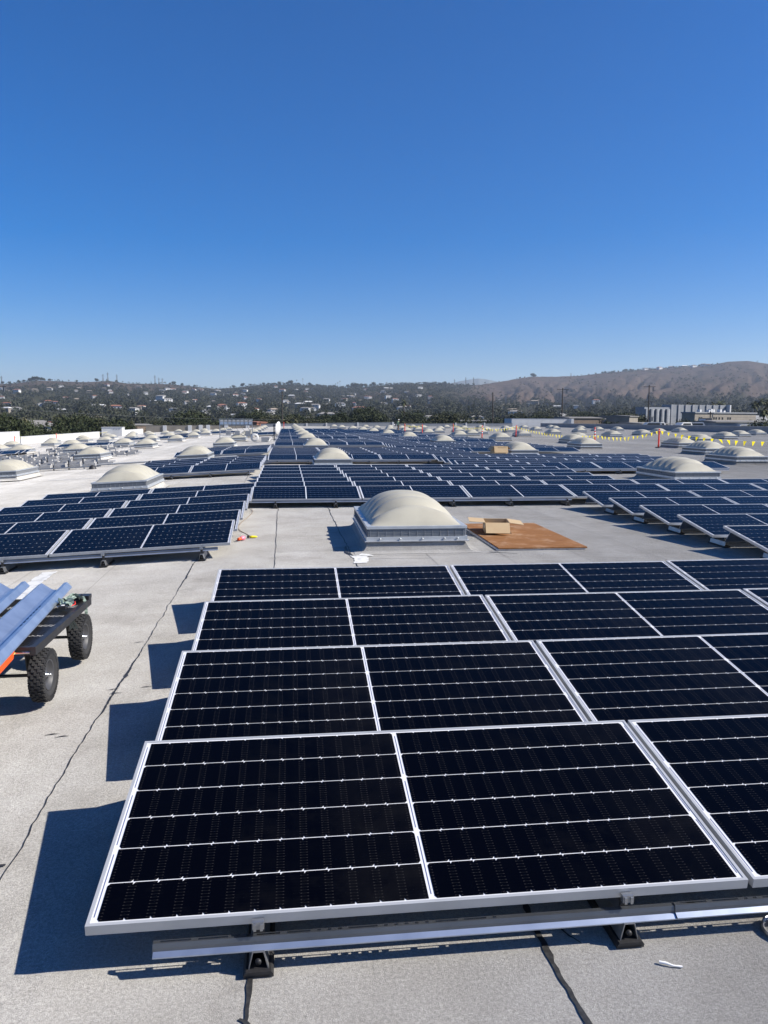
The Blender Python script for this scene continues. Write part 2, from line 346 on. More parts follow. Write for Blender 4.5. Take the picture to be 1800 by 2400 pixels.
for k in range(-9, 17):
    near = k in (-1, 0, 1)
    pts = [(seam_x(k, y) + 0.005 * math.sin(y * 1.3 + k), y) for y in np.arange(-1, 26.5, 0.5)]
    if k == -1: w = [0.003 + 0.009 * max(0, math.sin(y * 1.7 - 1.1)) ** 2 for x, y in pts]
    elif k == 0: w = [0.008 if y < 2.6 else 0.005 for x, y in pts]
    elif k == 1: w = [0.011 if y < 3 else 0.007 for x, y in pts]
    else: w = [0.0036] * len(pts)
    s = strip(pts, w, seed=k + 40, rag=0.008 if near else 0.003, dens=0.03 if near else 0.15, blobs=(0.16 if k == 1 else 0.10) if near else 0)
    s.obj('tar_seam', M['tar'] if near else M['tarlight'], roof)
for i, (k, y, w) in enumerate([(-2, 3.06, 0.012), (0, 10.3, 0.006), (-1, 8.1, 0.004), (2, 13.4, 0.004), (4, 12.6, 0.004), (3, 11.0, 0.005), (5, 14.1, 0.004), (-3, 8.9, 0.004), (1, 9.6, 0.007), (-4, 12.5, 0.004), (1, 13.7, 0.003), (4, 9.4, 0.004), (6, 11.6, 0.003)]):
    x = seam_x(k, y)
    strip([(x + 0.01, y), (x + 0.5, y + 0.01), (x + 0.98, y - 0.005)], [w, w * 0.7, w], seed=200 + i, z=0.005).obj('lap_seam', M['tar'] if w > 0.005 else M['tarlight'], roof)
# side cracks beside the near seam on the right and the small tar curls
strip([(0.905, 2.42), (0.93, 2.37), (0.955, 2.33)], [0.004, 0.005, 0.003], seed=61, z=0.0045, dens=0.012).obj('tar_crack', M['tar'], roof)
strip([(-0.175, 2.12), (-0.15, 2.10), (-0.12, 2.08)], [0.006, 0.012, 0.004], seed=65, z=0.0045, dens=0.01, blobs=0.2).obj('tar_crack', M['tar'], roof)
for i, (x, y) in enumerate([(-1.24, 5.1), (-1.20, 5.02), (-1.42, 4.4), (-1.35, 4.36), (-1.02, 5.1), (-0.75, 4.55), (-1.28, 6.2), (2.35, 8.1), (4.9, 12.2)]):
    strip([(x, y), (x + 0.04, y + 0.012), (x + 0.08, y + 0.004)], [0.002, 0.008, 0.002], seed=300 + i, dens=0.012, z=0.005).obj('tar_spot', M['tar'], roof)
# white coating patches
def patch(name, pts, m, z=0.005, seed=0):
    r = random.Random(seed); P = []
    for i in range(len(pts)):
        a, b = Vector(pts[i]), Vector(pts[(i + 1) % len(pts)]); n = max(2, int((b - a).length / 0.05))
        for k in range(n):
            q = a.lerp(b, k / n); P.append((q.x + r.uniform(-.012, .012), q.y + r.uniform(-.012, .012)))
    me = MB(); me.face([(x, y, zr(x) + z) for x, y in P]); return me.obj(name, m, roof)
patch('white_coating_patch', [(0.74, 9.32), (0.90, 9.34), (0.95, 9.62), (0.93, 9.93), (0.72, 9.90), (0.76, 9.6)], M['whitecoat'], 0.007, 1)
patch('white_coating_band', [(-2.90, 6.6), (-2.72, 6.6), (-2.88, 9.7), (-3.05, 9.7)], M['whitecoat'], 0.006, 2)
for i in range(26):
    y = rnd.uniform(14, 75); x = rnd.uniform(-15, -2.2) - y * 0.05; w = rnd.uniform(0.5, 2.6)
    patch('white_coating_streak', [(x, y), (x + w, y + 0.05), (x + w, y + 0.16), (x, y + 0.12)], M['whitecoat'], 0.006, 20 + i)

# parapets, each with its cap and posts
def parapet(label, pts, th, m, posts=(), capm=None, cat='wall', name='parapet_wall', postm=None, pw=0.5, direction=(0, 1)):
    """pts: (x, y, top z) from one end to the other"""
    t = empty(name, (pts[0][0], pts[0][1], zr(pts[0][0]))); tag(t, label, cat)
    o = t.location
    w = MB(); c = MB()
    for a, b in zip(pts[:-1], pts[1:]):
        d = Vector((b[0] - a[0], b[1] - a[1], 0)).normalized(); n = Vector((-d.y, d.x, 0))
        def q(p, z, s): v = Vector((p[0], p[1], z)) + n * s - o; return v
        for (s0, s1, za, zb, dst) in ((0, th, None, 0, w), (-0.04, th + 0.04, 0, 0.06, c)):
            lo = lambda p: zr(p[0]) - 0.3 if dst is w else p[2]
            hi = lambda p: p[2] if dst is w else p[2] + 0.06
            vs = [q(a, lo(a), s0), q(b, lo(b), s0), q(b, lo(b), s1), q(a, lo(a), s1), q(a, hi(a), s0), q(b, hi(b), s0), q(b, hi(b), s1), q(a, hi(a), s1)]
            dst.raw(vs, [(0, 3, 2, 1), (4, 5, 6, 7), (0, 1, 5, 4), (1, 2, 6, 5), (2, 3, 7, 6), (3, 0, 4, 7)])
    w.obj('wall', m, t); c.obj('coping', capm or m, t)
    for (px, py, pz) in posts:
        b_ = MB(); b_.box(-pw / 2, pw / 2, -0.09, 0.09, zr(px) - 0.1, pz)
        ob = b_.obj('post', postm or M['white'], t); d = Vector((pts[-1][0] - pts[0][0], pts[-1][1] - pts[0][1]))
        ob.location = Vector((px, py, 0)) - o; ob.rotation_euler = (0, 0, math.atan2(d.y, d.x))
    return t
parapet('tall white parapet end at the far left edge of the roof', [(X0, 60, -0.06), (X0, 108, -0.06)], 0.35, M['white'])
parapet('long low white parapet running away along the left roof edge', [(X0, 108.4, -0.78), (X0, 194, -0.80)], 0.35, M['white'])
parapet('weathered beige parapet at the far left end of the roof', [(X0 + 0.5, 195, 0.05), (-8, 195, 0.18)], 0.3, M['beige'],
        [(x, 194.9, zz) for x, zz in ((-31, .05), (-25, .1), (-22.4, .22), (-20.6, .22), (-16.2, .34), (-11, .1))], pw=0.9)
parapet('grey parapet with thin white posts at the far middle of the roof', [(-7.8, 195, 0.46), (25.6, 195, 0.98)], 0.3, M['greywall'],
        [(x, 194.9, 0.46 + (x + 7.8) / 33.4 * 0.52 + 0.1) for x in (-4, 0.5, 3.6, 8.5, 16.4, 25.3)], pw=0.35)
parapet('low dark grey parapet between the white post and the white block', [(26, 195, 0.62), (56.4, 195, 0.80)], 0.3, M['greywall'],
        [(x, 194.9, 0.95) for x in (41.5, 44.2, 49.0)], pw=0.3)
parapet('long shaded grey parapet with white downpipes along the right roof edge', [(X1, 60, 0.94), (X1, 194.5, 0.86)], 0.3, M['greywall'],
        [(X1 - 0.1, y, 0.93) for y in (94, 99.5, 104.5, 109.5, 115, 121, 131, 142, 156, 168, 181)], capm=M['stucco'], pw=0.3)
b_ = MB(); b_.box(0, 8.6, 0, 7, -8, 2.05); b_.box(8.602, 15.2, 0.003, 7, -8, 2.05)
pb = empty('roof_block', (56.6, 196.5, 0)); tag(pb, 'white raised block behind the far right corner of the roof', 'wall')
b_.obj('wall', M['white'], pb); b_ = MB(); b_.box(15.203, 15.9, -2.3, 7, -8, 2.08); b_.obj('fin_wall', M['white'], pb)
b_ = MB(); b_.box(-0.05, 15.2, -0.05, 7, 2.052, 2.11); b_.obj('coping', M['stucco'], pb)
wb = empty('rooftop_enclosure', (-35.6, 151, zr(-34))); tag(wb, 'small white box enclosure beside the left parapet far away', 'enclosure')
b_ = MB(); b_.box(0, 3.7, 0, 2.4, -0.2, 1.72); b_.obj('wall', M['white'], wb); b_ = MB(); b_.box(-0.08, 3.78, -0.08, 2.48, 1.722, 1.79); b_.obj('coping', M['white'], wb)
for i in range(3):
    b_ = MB(); b_.prism([(2.1 + i * 0.5, 1.45), (2.35 + i * 0.5, 1.45), (2.22 + i * 0.5, 1.28)], -0.06, -0.003, axis='y'); b_.obj('vent_hood', M['greywall'], wb)

# ------------------------------------------------------------------ skylights
SKW, SKL, SKZ = 1.30, 2.38, 0.345
def make_skylight(detail=True):
    W, Lq = SKW, SKL
    root = empty('skylight')
    # curb: cap sheet turned up in a flare
    c = MB(); prof = [(0.20, 0.004), (0.12, 0.010), (0.075, 0.026), (0.045, 0.060), (0.015, 0.12), (-0.02, 0.165)]
    ring = lambda e_, z: [(-e_, -e_, z), (W + e_, -e_, z), (W + e_, Lq + e_, z), (-e_, Lq + e_, z)]
    for a, b in zip(prof[:-1], prof[1:]):
        A, B = ring(*a), ring(*b)
        for k in range(4): c.face([A[k], A[(k + 1) % 4], B[(k + 1) % 4], B[k]])
    c.obj('curb', M['flash'], root)
    # lower lip, louvre band, upper lip
    def band(name, e0, z0, z1, m, t=0.03):
        b = MB(); A0, A1 = ring(e0, z0), ring(e0, z1); B0, B1 = ring(e0 - t, z0), ring(e0 - t, z1)
        for k in range(4):
            j = (k + 1) % 4
            b.face([A0[k], A0[j], A1[j], A1[k]]); b.face([B0[j], B0[k], B1[k], B1[j]]); b.face([A1[k], A1[j], B1[j], B1[k]]); b.face([A0[j], A0[k], B0[k], B0[j]])
        return b.obj(name, m, root)
    band('lower_frame', 0.035, 0.150, 0.205, M['skyframe']); band('lip', 0.055, 0.140, 0.152, M['alu'], 0.05)
    band('louvre_band', 0.010, 0.207, 0.308, M['louvre']); band('upper_frame', 0.030, 0.310, SKZ, M['skyframe'], 0.07)
    if detail:
        g = MB()
        for s in range(13):
            x = 0.02 + s * (W - 0.04) / 12
            g.box(x - .0035, x + .0035, -0.022, -0.0105, 0.206, 0.309); g.box(x - .006, x + .006, Lq + 0.0105, Lq + 0.022, 0.206, 0.309)
        for s in range(22):
            y = 0.02 + s * (Lq - 0.04) / 21
            g.box(-0.026, -0.0105, y - .006, y + .006, 0.206, 0.309); g.box(W + 0.0105, W + 0.026, y - .006, y + .006, 0.206, 0.309)
        for z in (0.224, 0.244, 0.264, 0.284):
            g.box(-0.02, W + .02, -0.020, -0.0108, z - .0018, z + .0018); g.box(-0.020, -0.0108, -.02, Lq + .02, z - .0018, z + .0018)
        tag(g.obj('louvre_bars', M['greywall'], root), kind='stuff')
        sc = MB()
        for x in (0.15, 0.42, 0.72, 1.02, 1.2): sc.lathe([(0.0, -0.062), (0.010, -0.060), (0.012, -0.035)], 8, (x, 0, 0.178), axis='y')
        tag(sc.obj('screws', M['skyframe'], root), kind='stuff')
    # dome: a low pillow with five ribs across
    d = MB(); nx, ny = (28, 96) if detail else (18, 48); H = 0.36
    ff = lambda t: max(0.0, 1 - abs(2 * t - 1) ** 2.3) ** 0.80
    fy = lambda t: max(0.0, 1 - abs(2 * t - 1) ** 2.9) ** 0.72
    vs = []
    for j in range(ny + 1):
        for i in range(nx + 1):
            tx, ty = i / nx, j / ny
            lobe = abs(math.sin(math.pi * 6 * ty)) ** 0.8
            e_ = ff(tx) * fy(ty)
            z = H * e_ + (0.20 * lobe - 0.182) * min(1, e_ * 1.8) * (0.20 + 0.95 * (2 * tx - 1) ** 2) * (1 - abs(2 * tx - 1) ** 5)
            vs.append((0.03 + tx * (W - 0.06), 0.03 + ty * (Lq - 0.06), SKZ - 0.004 + z))
    fs = [(j * (nx + 1) + i, j * (nx + 1) + i + 1, (j + 1) * (nx + 1) + i + 1, (j + 1) * (nx + 1) + i) for j in range(ny) for i in range(nx)]
    d.raw(vs, fs, 0, True); d.obj('dome', M['dome'], root)
    return root
SKY = []
def col(nm, pts): SKY.extend((nm, i, x, y) for i, (x, y) in enumerate(pts))
col('the row straight ahead beside the centre seam', [(1.0, 10.15), (0.80, 27.7), (0.62, 42.5), (0.5, 59.7), (0.4, 74.5), (0.3, 89.5), (0.2, 105), (0.1, 120), (0.0, 135), (-0.1, 150), (-0.2, 165)])
col('the first row right of the main array', [(10.55, 20.3), (10.3, 35.7), (9.7, 51.7), (9.35, 65.3), (9.3, 79.8), (9.3, 94.5), (9.2, 108), (9.0, 124), (8.2, 139), (7.6, 154)])
col('the second row right of the main array', [(17.6, 28.95), (17.3, 45), (16.6, 62.1), (15.5, 73.3), (15.0, 88), (14.5, 102), (14.2, 117), (13.9, 133), (13.5, 149)])
col('the third row right of the main array', [(20.9, 37.2), (20.5, 55.6), (18.8, 82.1), (18.0, 97.5), (18.2, 114.6), (18, 131), (18, 147)])
col('the fourth row right of the main array', [(24.3, 46.5), (23.7, 63.0), (23.5, 78.7), (21.8, 90.2), (22.5, 106), (23, 122), (23, 138), (23.5, 154)])
col('the fifth row right of the main array', [(31.5, 57.2), (32.2, 75.8), (30.7, 89.8), (29.5, 104.5), (30, 120), (30, 136), (30, 152)])
col('the sixth row right of the main array', [(40.3, 68.5), (40.0, 85.5), (39.8, 105), (38.6, 121), (38, 137), (37, 152)])
col('the row before the right parapet', [(48.0, 78.7), (48.3, 98.2), (48.4, 119.4), (47, 136), (46, 152)])
col('the row closest to the right parapet', [(55.4, 87.3), (56.2, 107.5), (52.4, 121), (53, 139), (53, 156)])
col('the first row on the left slope', [(-4.95, 19.9), (-4.98, 34.5), (-5.15, 51.8), (-5.25, 66.5), (-5.4, 82), (-5.5, 97), (-5.7, 112), (-5.9, 128), (-6.1, 144), (-6.3, 160)])
col('the second row on the left slope', [(-10.95, 28.4), (-11.4, 42.3), (-11.8, 60), (-11.9, 76.5), (-12.2, 92), (-12.4, 107), (-12.6, 123), (-12.9, 139), (-13.2, 155)])
col('the third row on the left slope', [(-15.4, 54.5), (-15.2, 68.5), (-15.6, 84), (-16.0, 99), (-16.3, 115), (-16.6, 131), (-17, 147)])
col('the fourth row on the left slope', [(-21.3, 61), (-21.6, 76), (-22, 91), (-22.3, 107), (-22.6, 123), (-23, 140), (-23.3, 158)])
col('the fifth row on the left slope', [(-25.5, 68), (-25.9, 84), (-26.3, 99), (-26.7, 115), (-27, 131), (-27.4, 148)])
col('the row beside the left parapet', [(-31.2, 88), (-31.6, 104), (-32, 120), (-32.3, 137), (-32.5, 160)])
ORD = ['nearest', 'second', 'third', 'fourth', 'fifth', 'sixth', 'seventh', 'eighth', 'ninth', 'tenth', 'eleventh', 'twelfth']
proto = make_skylight(True); first = True; proto_far = None
for nm, i, x, y in SKY:
    far = y > 60
    if far and proto_far is None: o = proto_far = make_skylight(False)
    elif far: o = copy_tree(proto_far)
    elif first: o = proto; first = False
    else: o = copy_tree(proto)
    o.location = (x, y, zr(x) + (0.0 if x > XR else 0.03)); o.rotation_euler = (0, -SLA if x < XR else 0, rnd.uniform(-0.008, 0.008))
    tag(o, f'cream ribbed dome skylight, {ORD[i]} away in {nm}', 'skylight', 'cream dome skylights on the roof')
proto['label'] = 'big cream ribbed dome skylight beside the brown plywood sheet'

# tar smears at the foot of the nearest skylight, children of the roof
strip([(0.72, 10.6), (0.70, 10.1), (0.76, 9.85), (0.95, 9.80)], [0.02, 0.03, 0.02, 0.008], seed=71, z=0.009, blobs=0.1).obj('tar_smear', M['tar'], roof)
strip([(1.2, 9.82), (1.9, 9.80), (2.5, 9.83), (2.72, 9.95)], [0.004, 0.006, 0.004, 0.012], seed=72, z=0.009).obj('tar_smear', M['tar'], roof)
strip([(2.62, 10.0), (2.85, 9.86), (2.95, 9.80)], [0.02, 0.012, 0.02], seed=73, z=0.009, blobs=0.1).obj('tar_smear', M['tarlight'], roof)
patch('flashing_smear', [(0.80, 9.82), (1.02, 9.80), (1.00, 9.90), (0.90, 9.99)], M['whitecoat'], 0.010, 5)

# ------------------------------------------------------------------ solar panels
PL, PW, PT, GAP = 2.216, 1.045, 0.035, 0.021
TILT, Z0 = 0.1581, 0.184
def frame_mesh():
    f = MB(); t, lip = PT, 0.012
    f.box(0, PL, 0, lip, -t, 0); f.box(0, PL, PW - lip, PW, -t, 0); f.box(0, lip, lip + .0005, PW - lip - .0005, -t, -0.0004); f.box(PL - lip, PL, lip + .0005, PW - lip - .0005, -t, -0.0004)
    return f.mesh('frame', M['alu'])
def back_mesh():
    f = MB(); f.box(0.0122, PL - 0.0122, 0.0122, PW - 0.0122, -0.008, -0.0030); return f.mesh('backsheet', M['back'])
CW, SH, SG = 0.082, 0.1638, 0.0045
HX = (0.0315, 0.0315 + 13 * CW + 0.021); YS = 0.0185
def string_polys(f, x0, y0, rev, z=0.0):
    ch = 0.0105
    for c in range(13):
        a, b = x0 + c * CW, x0 + (c + 1) * CW
        if not rev: p = [(a + ch * .75, y0), (b, y0), (b, y0 + SH), (a + ch * .75, y0 + SH), (a, y0 + SH - ch), (a, y0 + ch)]
        else: p = [(a, y0), (b - ch * .75, y0), (b, y0 + ch), (b, y0 + SH - ch), (b - ch * .75, y0 + SH), (a, y0 + SH)]
        f.face([(x, y, z) for x, y in p])
def string_mesh(rev):
    f = MB(); string_polys(f, 0, 0, rev); return f.mesh('cell_string', M['cell'])
def half_mesh():
    f = MB()
    for s in range(6): string_polys(f, 0, s * (SH + SG), s % 2)
    return f.mesh('cell_half', M['cell'])
def ribbon_mesh():
    f = MB()
    for xx in (0.0195, HX[0] + 13 * CW + 0.0105, PL - 0.0195):
        for s in range(3):
            y = YS + s * 2 * (SH + SG)
            f.box(xx - 0.0016, xx + 0.0016, y + 0.02, y + 2 * SH - 0.02, -0.0029, -0.0022)
    return f.mesh('bus_ribbon', M['ribbon'])
ME = dict(fr=frame_mesh(), bk=back_mesh(), s0=string_mesh(0), s1=string_mesh(1), hf=half_mesh(), rb=ribbon_mesh())
def make_panel(detail):
    root = empty('solar_panel')
    link('frame', ME['fr'], root); link('backsheet', ME['bk'], root)
    if detail:
        for hx in HX:
            for s in range(6): link('cell_string', ME['s%d' % (s % 2)], root, (hx, YS + s * (SH + SG), -0.0016))
        tag(link('bus_ribbon', ME['rb'], root), kind='stuff')
    else:
        for hx in HX: link('cell_half', ME['hf'], root, (hx, YS, -0.0016))
    return root
PANELS = []      # (block phrase, row, col, x, y, left slope)
def block(phrase, x0, y0, rows, cols, pitch=1.29, rowfn=None, cfrom=0, left=False, dx=None, dy=None):
    for r in range(rows):
        nc = cols if rowfn is None else rowfn(r)
        for c in range(cfrom, nc):
            xx = x0 + c * (PL + GAP) - 0.008 * (y0 + r * pitch) * (0 if phrase.startswith('nearest') or left else 1) + (dx[r] if dx else 0)
            PANELS.append((phrase, r, c - cfrom, xx, y0 + r * pitch + (dy[r] if dy else 0), left))
block('nearest array', -0.6627, 2.338, 4, 3, 1.3259, dx=[0, -.0231, -.0294, -.0476], dy=[0, .0138, .0004, 0])
block('stepped array at the right', 5.86, 8.72, 5, 3, 1.26)
block('long array behind the big skylight', -0.72, 15.4, 7, 4, 1.29, rowfn=lambda r: 6 if r < 2 else 4)
block('left array behind the cart', -0.78 - 2 * (PL + GAP), 9.87, 6, 2, 1.27, left=True)
block('small left array beyond the left skylight', -1.0 - 2 * (PL + GAP), 24.9, 5, 2, 1.27, left=True)
block('third left array before the metal rack', -1.15 - 2 * (PL + GAP), 37.6, 5, 2, 1.27, left=True)
block('second long array behind the second skylight', -0.72, 30.45, 7, 4, 1.30, rowfn=lambda r: 7 if r == 0 else 4)
block('second stepped array at the right', 5.82, 24.3, 5, 4, 1.25)
block('third stepped array, its front rows', 8.2, 38.0, 2, 3, 1.29); block('third stepped array, its back rows', 5.82, 40.7, 5, 4, 1.29)
ms = [47.5, 62.9, 77.7, 92.7, 108.0]
for i, y in enumerate(ms):
    w = ORD[i + 2]
    block(f'{w} long array away down the middle', -0.72, y, 7, 4, 1.29, rowfn=lambda r: 7 if r == 0 else 4)
    if i: 
        block(f'{ORD[i + 2]} far stepped array, front rows', 8.3, y - 8.6, 2, 3, 1.29); block(f'{ORD[i + 2]} far stepped array, back rows', 5.9, y - 6.0, 4, 4, 1.29)
block('far left array past the satellite dish', -6.0, 84.5, 5, 2, 1.29, left=True)
block('far left array among the bare racks', -21.0, 72.3, 3, 2, 1.29, left=True)
block('outer left array near the picture edge', -24.0, 57.5, 3, 2, 1.29, left=True)
block('left array between far skylights', -18.6, 91.0, 4, 3, 1.29, left=True)
block('last left array by the far parapet', -17, 113.0, 4, 4, 1.29, left=True)
PANELS.sort(key=lambda p: p[4] ** 2 + p[3] ** 2)
NEAR = [p for p in PANELS if p[0] in ('nearest array',)]
protoN = make_panel(True); protoF = make_panel(False); usedN = usedF = False
COLW = ['first', 'second', 'third', 'fourth', 'fifth', 'sixth', 'seventh']
def panel_rot(left): return Euler((TILT, -SLA if left else 0, 0), 'XYZ')
rest = MB(); 
for n, (ph, r, c, x, y, lf) in enumerate(PANELS):
    loc = Vector((x, y, zr(x) + Z0 + (0.012 if lf else 0)))
    jit = Euler((TILT + rnd.uniform(-.003, .003), (-SLA if lf else 0) + rnd.uniform(-.0015, .0015), rnd.uniform(-.0012, .0012)), 'XYZ')
    if n < 300:
        near = ph in ('nearest array', 'stepped array at the right', 'left array behind the cart')
        if near: o = copy_tree(protoN) if usedN else protoN; usedN = True
        else: o = copy_tree(protoF) if usedF else protoF; usedF = True
        o.location = loc; o.rotation_euler = jit
        rn = 'front row' if r == 0 else COLW[r] + ' row'
        tag(o, f'dark solar panel, {COLW[c]} from left, {rn}, {ph}', 'solar panel', 'solar panels on the roof')
    else:
        Mx = Matrix.Translation(loc) @ jit.to_matrix().to_4x4()
        rest.box(0, PL, 0, PW, -PT, 0, 0, Mx)
        for hx in HX: rest.face([Mx @ Vector(q) for q in ((hx, YS, .003), (hx + 13 * CW, YS, .003), (hx + 13 * CW, PW - YS, .003), (hx, PW - YS, .003))], 1)
if rest.v: tag(rest.obj('distant_solar_panels', [M['alu'], M['cell']]), 'farthest dark solar panels near the end of the roof', kind='stuff')

# wind deflectors behind each row, and leading rails, and feet
def deflector_mesh():
    f = MB(); y1, z1 = PW * math.cos(TILT) + 0.012, PW * math.sin(TILT) - 0.045
    prof = [(y1 - 0.05, z1 + 0.004), (y1, z1), (y1 + 0.17, z1 - 0.20), (y1 + 0.20, z1 - 0.212), (y1 + 0.20, z1 - 0.216), (y1 + 0.168, z1 - 0.204), (y1 - 0.002, z1 - 0.004), (y1 - 0.05, z1)]
    f.prism(prof, 0.14, PL - 0.06, 0); return f.mesh('wind_deflector', M['galv'])
DM = deflector_mesh(); k = 0
for (ph, r, c, x, y, lf) in PANELS:
    if y < 46 and k < 290:
        o = link('wind_deflector', DM, None, (x, y, zr(x) + Z0), (0, -SLA if lf else 0, 0)); k += 1
        rn = 'front row' if r == 0 else COLW[r] + ' row'
        tag(o, f'bent steel sheet behind the {COLW[c]} panel, {rn}, {ph}', 'wind deflector', 'wind deflectors behind the panels')
def rail_obj(x0, x1, y, z, lf, label, slots=False):
    f = MB(); f.prism([(-0.019, 0.0), (-0.003, 0.009), (-0.0035, 0.022), (0.0, 0.036), (0.002, 0.036), (-0.001, 0.022), (-0.0005, 0.008), (-0.018, -0.002)][::-1], 0, x1 - x0)
    fl = MB(); L_ = x1 - x0
    if slots:
        fl.box(0, L_, 0.0021, 0.006, 0.034, 0.036); fl.box(0, L_, 0.0135, 0.017, 0.034, 0.036); xx = 0.0; r = random.Random(5)
        while xx < L_ - 0.25:
            sw = (0.095, 0.012, 0.075, 0.012)[int(xx * 7) % 4]; b = 0.022 if xx < 1.1 or r.random() < .5 else 0.7
            fl.box(xx, xx + b, 0.0061, 0.0134, 0.034, 0.036); xx += b + sw
        fl.box(xx, L_, 0.0061, 0.0134, 0.034, 0.036)
    else: fl.box(0, L_, 0.0021, 0.017, 0.034, 0.036)
    t = empty('mounting_rail', (x0, y, z), (0, -SLA if lf else 0, 0)); tag(t, label, 'rail', 'leading rails before the front rows')
    lp = MB(); lp.prism([(-0.0195, -0.0025), (-0.0195, 0.0012), (-0.0035, 0.0112), (-0.0033, 0.0095)][::-1], 0.001, x1 - x0 - 0.001); lp.obj('lip', M['galv'], t)
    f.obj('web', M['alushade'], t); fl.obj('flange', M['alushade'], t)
    return t
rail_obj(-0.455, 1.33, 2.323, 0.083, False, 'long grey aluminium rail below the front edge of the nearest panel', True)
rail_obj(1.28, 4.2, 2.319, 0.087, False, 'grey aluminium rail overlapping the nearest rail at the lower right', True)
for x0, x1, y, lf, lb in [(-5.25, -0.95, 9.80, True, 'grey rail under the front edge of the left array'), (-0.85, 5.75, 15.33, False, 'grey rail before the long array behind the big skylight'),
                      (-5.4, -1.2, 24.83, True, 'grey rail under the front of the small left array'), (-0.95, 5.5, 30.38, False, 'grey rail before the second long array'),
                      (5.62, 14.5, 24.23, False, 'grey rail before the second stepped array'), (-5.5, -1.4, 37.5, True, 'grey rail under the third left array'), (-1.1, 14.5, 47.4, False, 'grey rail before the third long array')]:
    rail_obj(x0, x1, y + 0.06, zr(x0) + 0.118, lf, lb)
def make_foot():
    t = empty('support_bracket')
    b = MB(); b.box(-0.048, 0.048, 0, 0.42, 0.0045, 0.016); b.prism([(-0.048, 0.016), (0.048, 0.016), (0.040, 0.026), (-0.040, 0.026)], -0.004, 0.424, axis='y'); b.obj('rubber_pad', M['rubber'], t)
    c = MB(); w0, w1, z0, z1 = 0.032, 0.019, 0.026, 0.084
    c.prism([(-w0, z0), (-w1, z1), (w1, z1), (w0, z0), (w0 - .003, z0), (w1 - .003, z1 - .003), (-w1 + .003, z1 - .003), (-w0 + .003, z0)], 0.012, 0.40, axis='y')
    c.box(-0.014, 0.014, 0.055, 0.07, 0.0845, 0.087); c.obj('channel', M['galvg'], t)
    d = MB(); d.lathe([(0, 0.010), (0.009, 0.010), (0.009, 0.014), (0.011, 0.018)], 10, (0, 0, 0.048), 'y'); d.obj('bolt', M['rubber'], t)
    h = MB(); h.box(-0.015, 0.015, 0.062, 0.068, 0.0845, 0.146); h.box(-0.019, 0.019, 0.030, 0.0505, 0.147, 0.172, 1); h.box(-0.015, -0.006, 0.024, 0.0295, 0.145, 0.168, 1); h.box(0.006, 0.015, 0.024, 0.0295, 0.145, 0.168, 1); h.box(-0.012, 0.012, 0.051, 0.0615, 0.140, 0.1465)
    h.obj('panel_clamp', [M['rubber'], M['galvg']], t)
    return t
pf = make_foot(); first = True
def foot(x, y, label, lf=False):
    global first
    o = pf if first else copy_tree(pf); first = False
    o.location = (x, y, zr(x)); o.rotation_euler = (0, -SLA if lf else 0, rnd.uniform(-.01, .01)); tag(o, label, 'bracket', 'black support brackets under the arrays')
foot(-0.125, 2.285, 'black mounting foot under the nearest panel, left of the two'); foot(1.11, 2.285, 'black mounting foot under the nearest panel, right of the two')
foot(2.35, 2.285, 'black mounting foot under the nearest row beyond the picture edge')
for base, y, lf, wd, n in [(-4.75, 9.76, True, 'left array', 4), (-0.35, 15.3, False, 'long array behind the big skylight', 6), (5.9, 24.2, False, 'second stepped array', 6), (-0.6, 30.35, False, 'second long array', 6), (-5.0, 24.8, True, 'small left array', 4)]:
    for i in range(n): foot(base + i * 1.2, y, f'{COLW[i]} black foot from the left under the {wd}', lf)
for i in range(5): foot(6.0, 8.72 + i * 1.26, f'black foot under left end of row {COLW[i]} of the stepped right array')
for i in range(4): foot(-0.28, 2.338 + i * 1.3259 + 0.9, f'black foot under the back edge of {COLW[i]} row, nearest array')

# ------------------------------------------------------------------ garden cart with steel sheets
cart = empty('cart', (-1.84, 5.34, 0)); tag(cart, 'black mesh deck cart with knobbly tyres carrying long steel sheets', 'cart')
CX0, CX1, CY0, CY1, DZ = -0.32, 0.30, -0.64, 0.66, 0.405
f = MB()
for (x0, x1, y0, y1) in ((CX1 - .035, CX1, CY0, CY1), (CX0, CX0 + .035, CY0, CY1)): f.box(x0, x1, y0, y1, DZ - 0.052, DZ)
for (y0, y1) in ((CY0, CY0 + .035), (CY1 - .035, CY1)): f.box(CX0 + .0355, CX1 - .0355, y0, y1, DZ - 0.050, DZ - .001)
f.obj('deck_frame', M['blackpaint'], cart)
for y in (-0.42, -0.16, 0.10, 0.36):
    f = MB(); f.box(CX0 + .036, CX1 - .036, y - .055, y + .055, DZ - .045, DZ - .018); f.obj('cross_member', M['blackpaint'], cart)
g = MB(); st = 0.032; z = DZ - 0.006
a = CX0 + .035; b = CX1 - .035
nx = int((b - a) / st); ny = int((CY1 - CY0 - .07) / (st * 0.8))
for i in range(nx):
    for j in range(ny):
        x = a + i * st; y = CY0 + .035 + j * st * .8
        for (p, q) in (((x, y), (x + st / 2, y + st * .4)), ((x + st / 2, y + st * .4), (x + st, y)), ((x, y + st * .8), (x + st / 2, y + st * .4)), ((x + st / 2, y + st * .4), (x + st, y + st * .8))):
            d = Vector((q[0] - p[0], q[1] - p[1], 0)).normalized(); n = Vector((-d.y, d.x, 0)) * 0.0042
            P, Q = Vector((*p, z)), Vector((*q, z)); g.face([P - n, Q - n, Q + n, P + n])
mo = g.obj('deck_mesh', M['blackpaint'], cart); mo['kind'] = 'stuff'
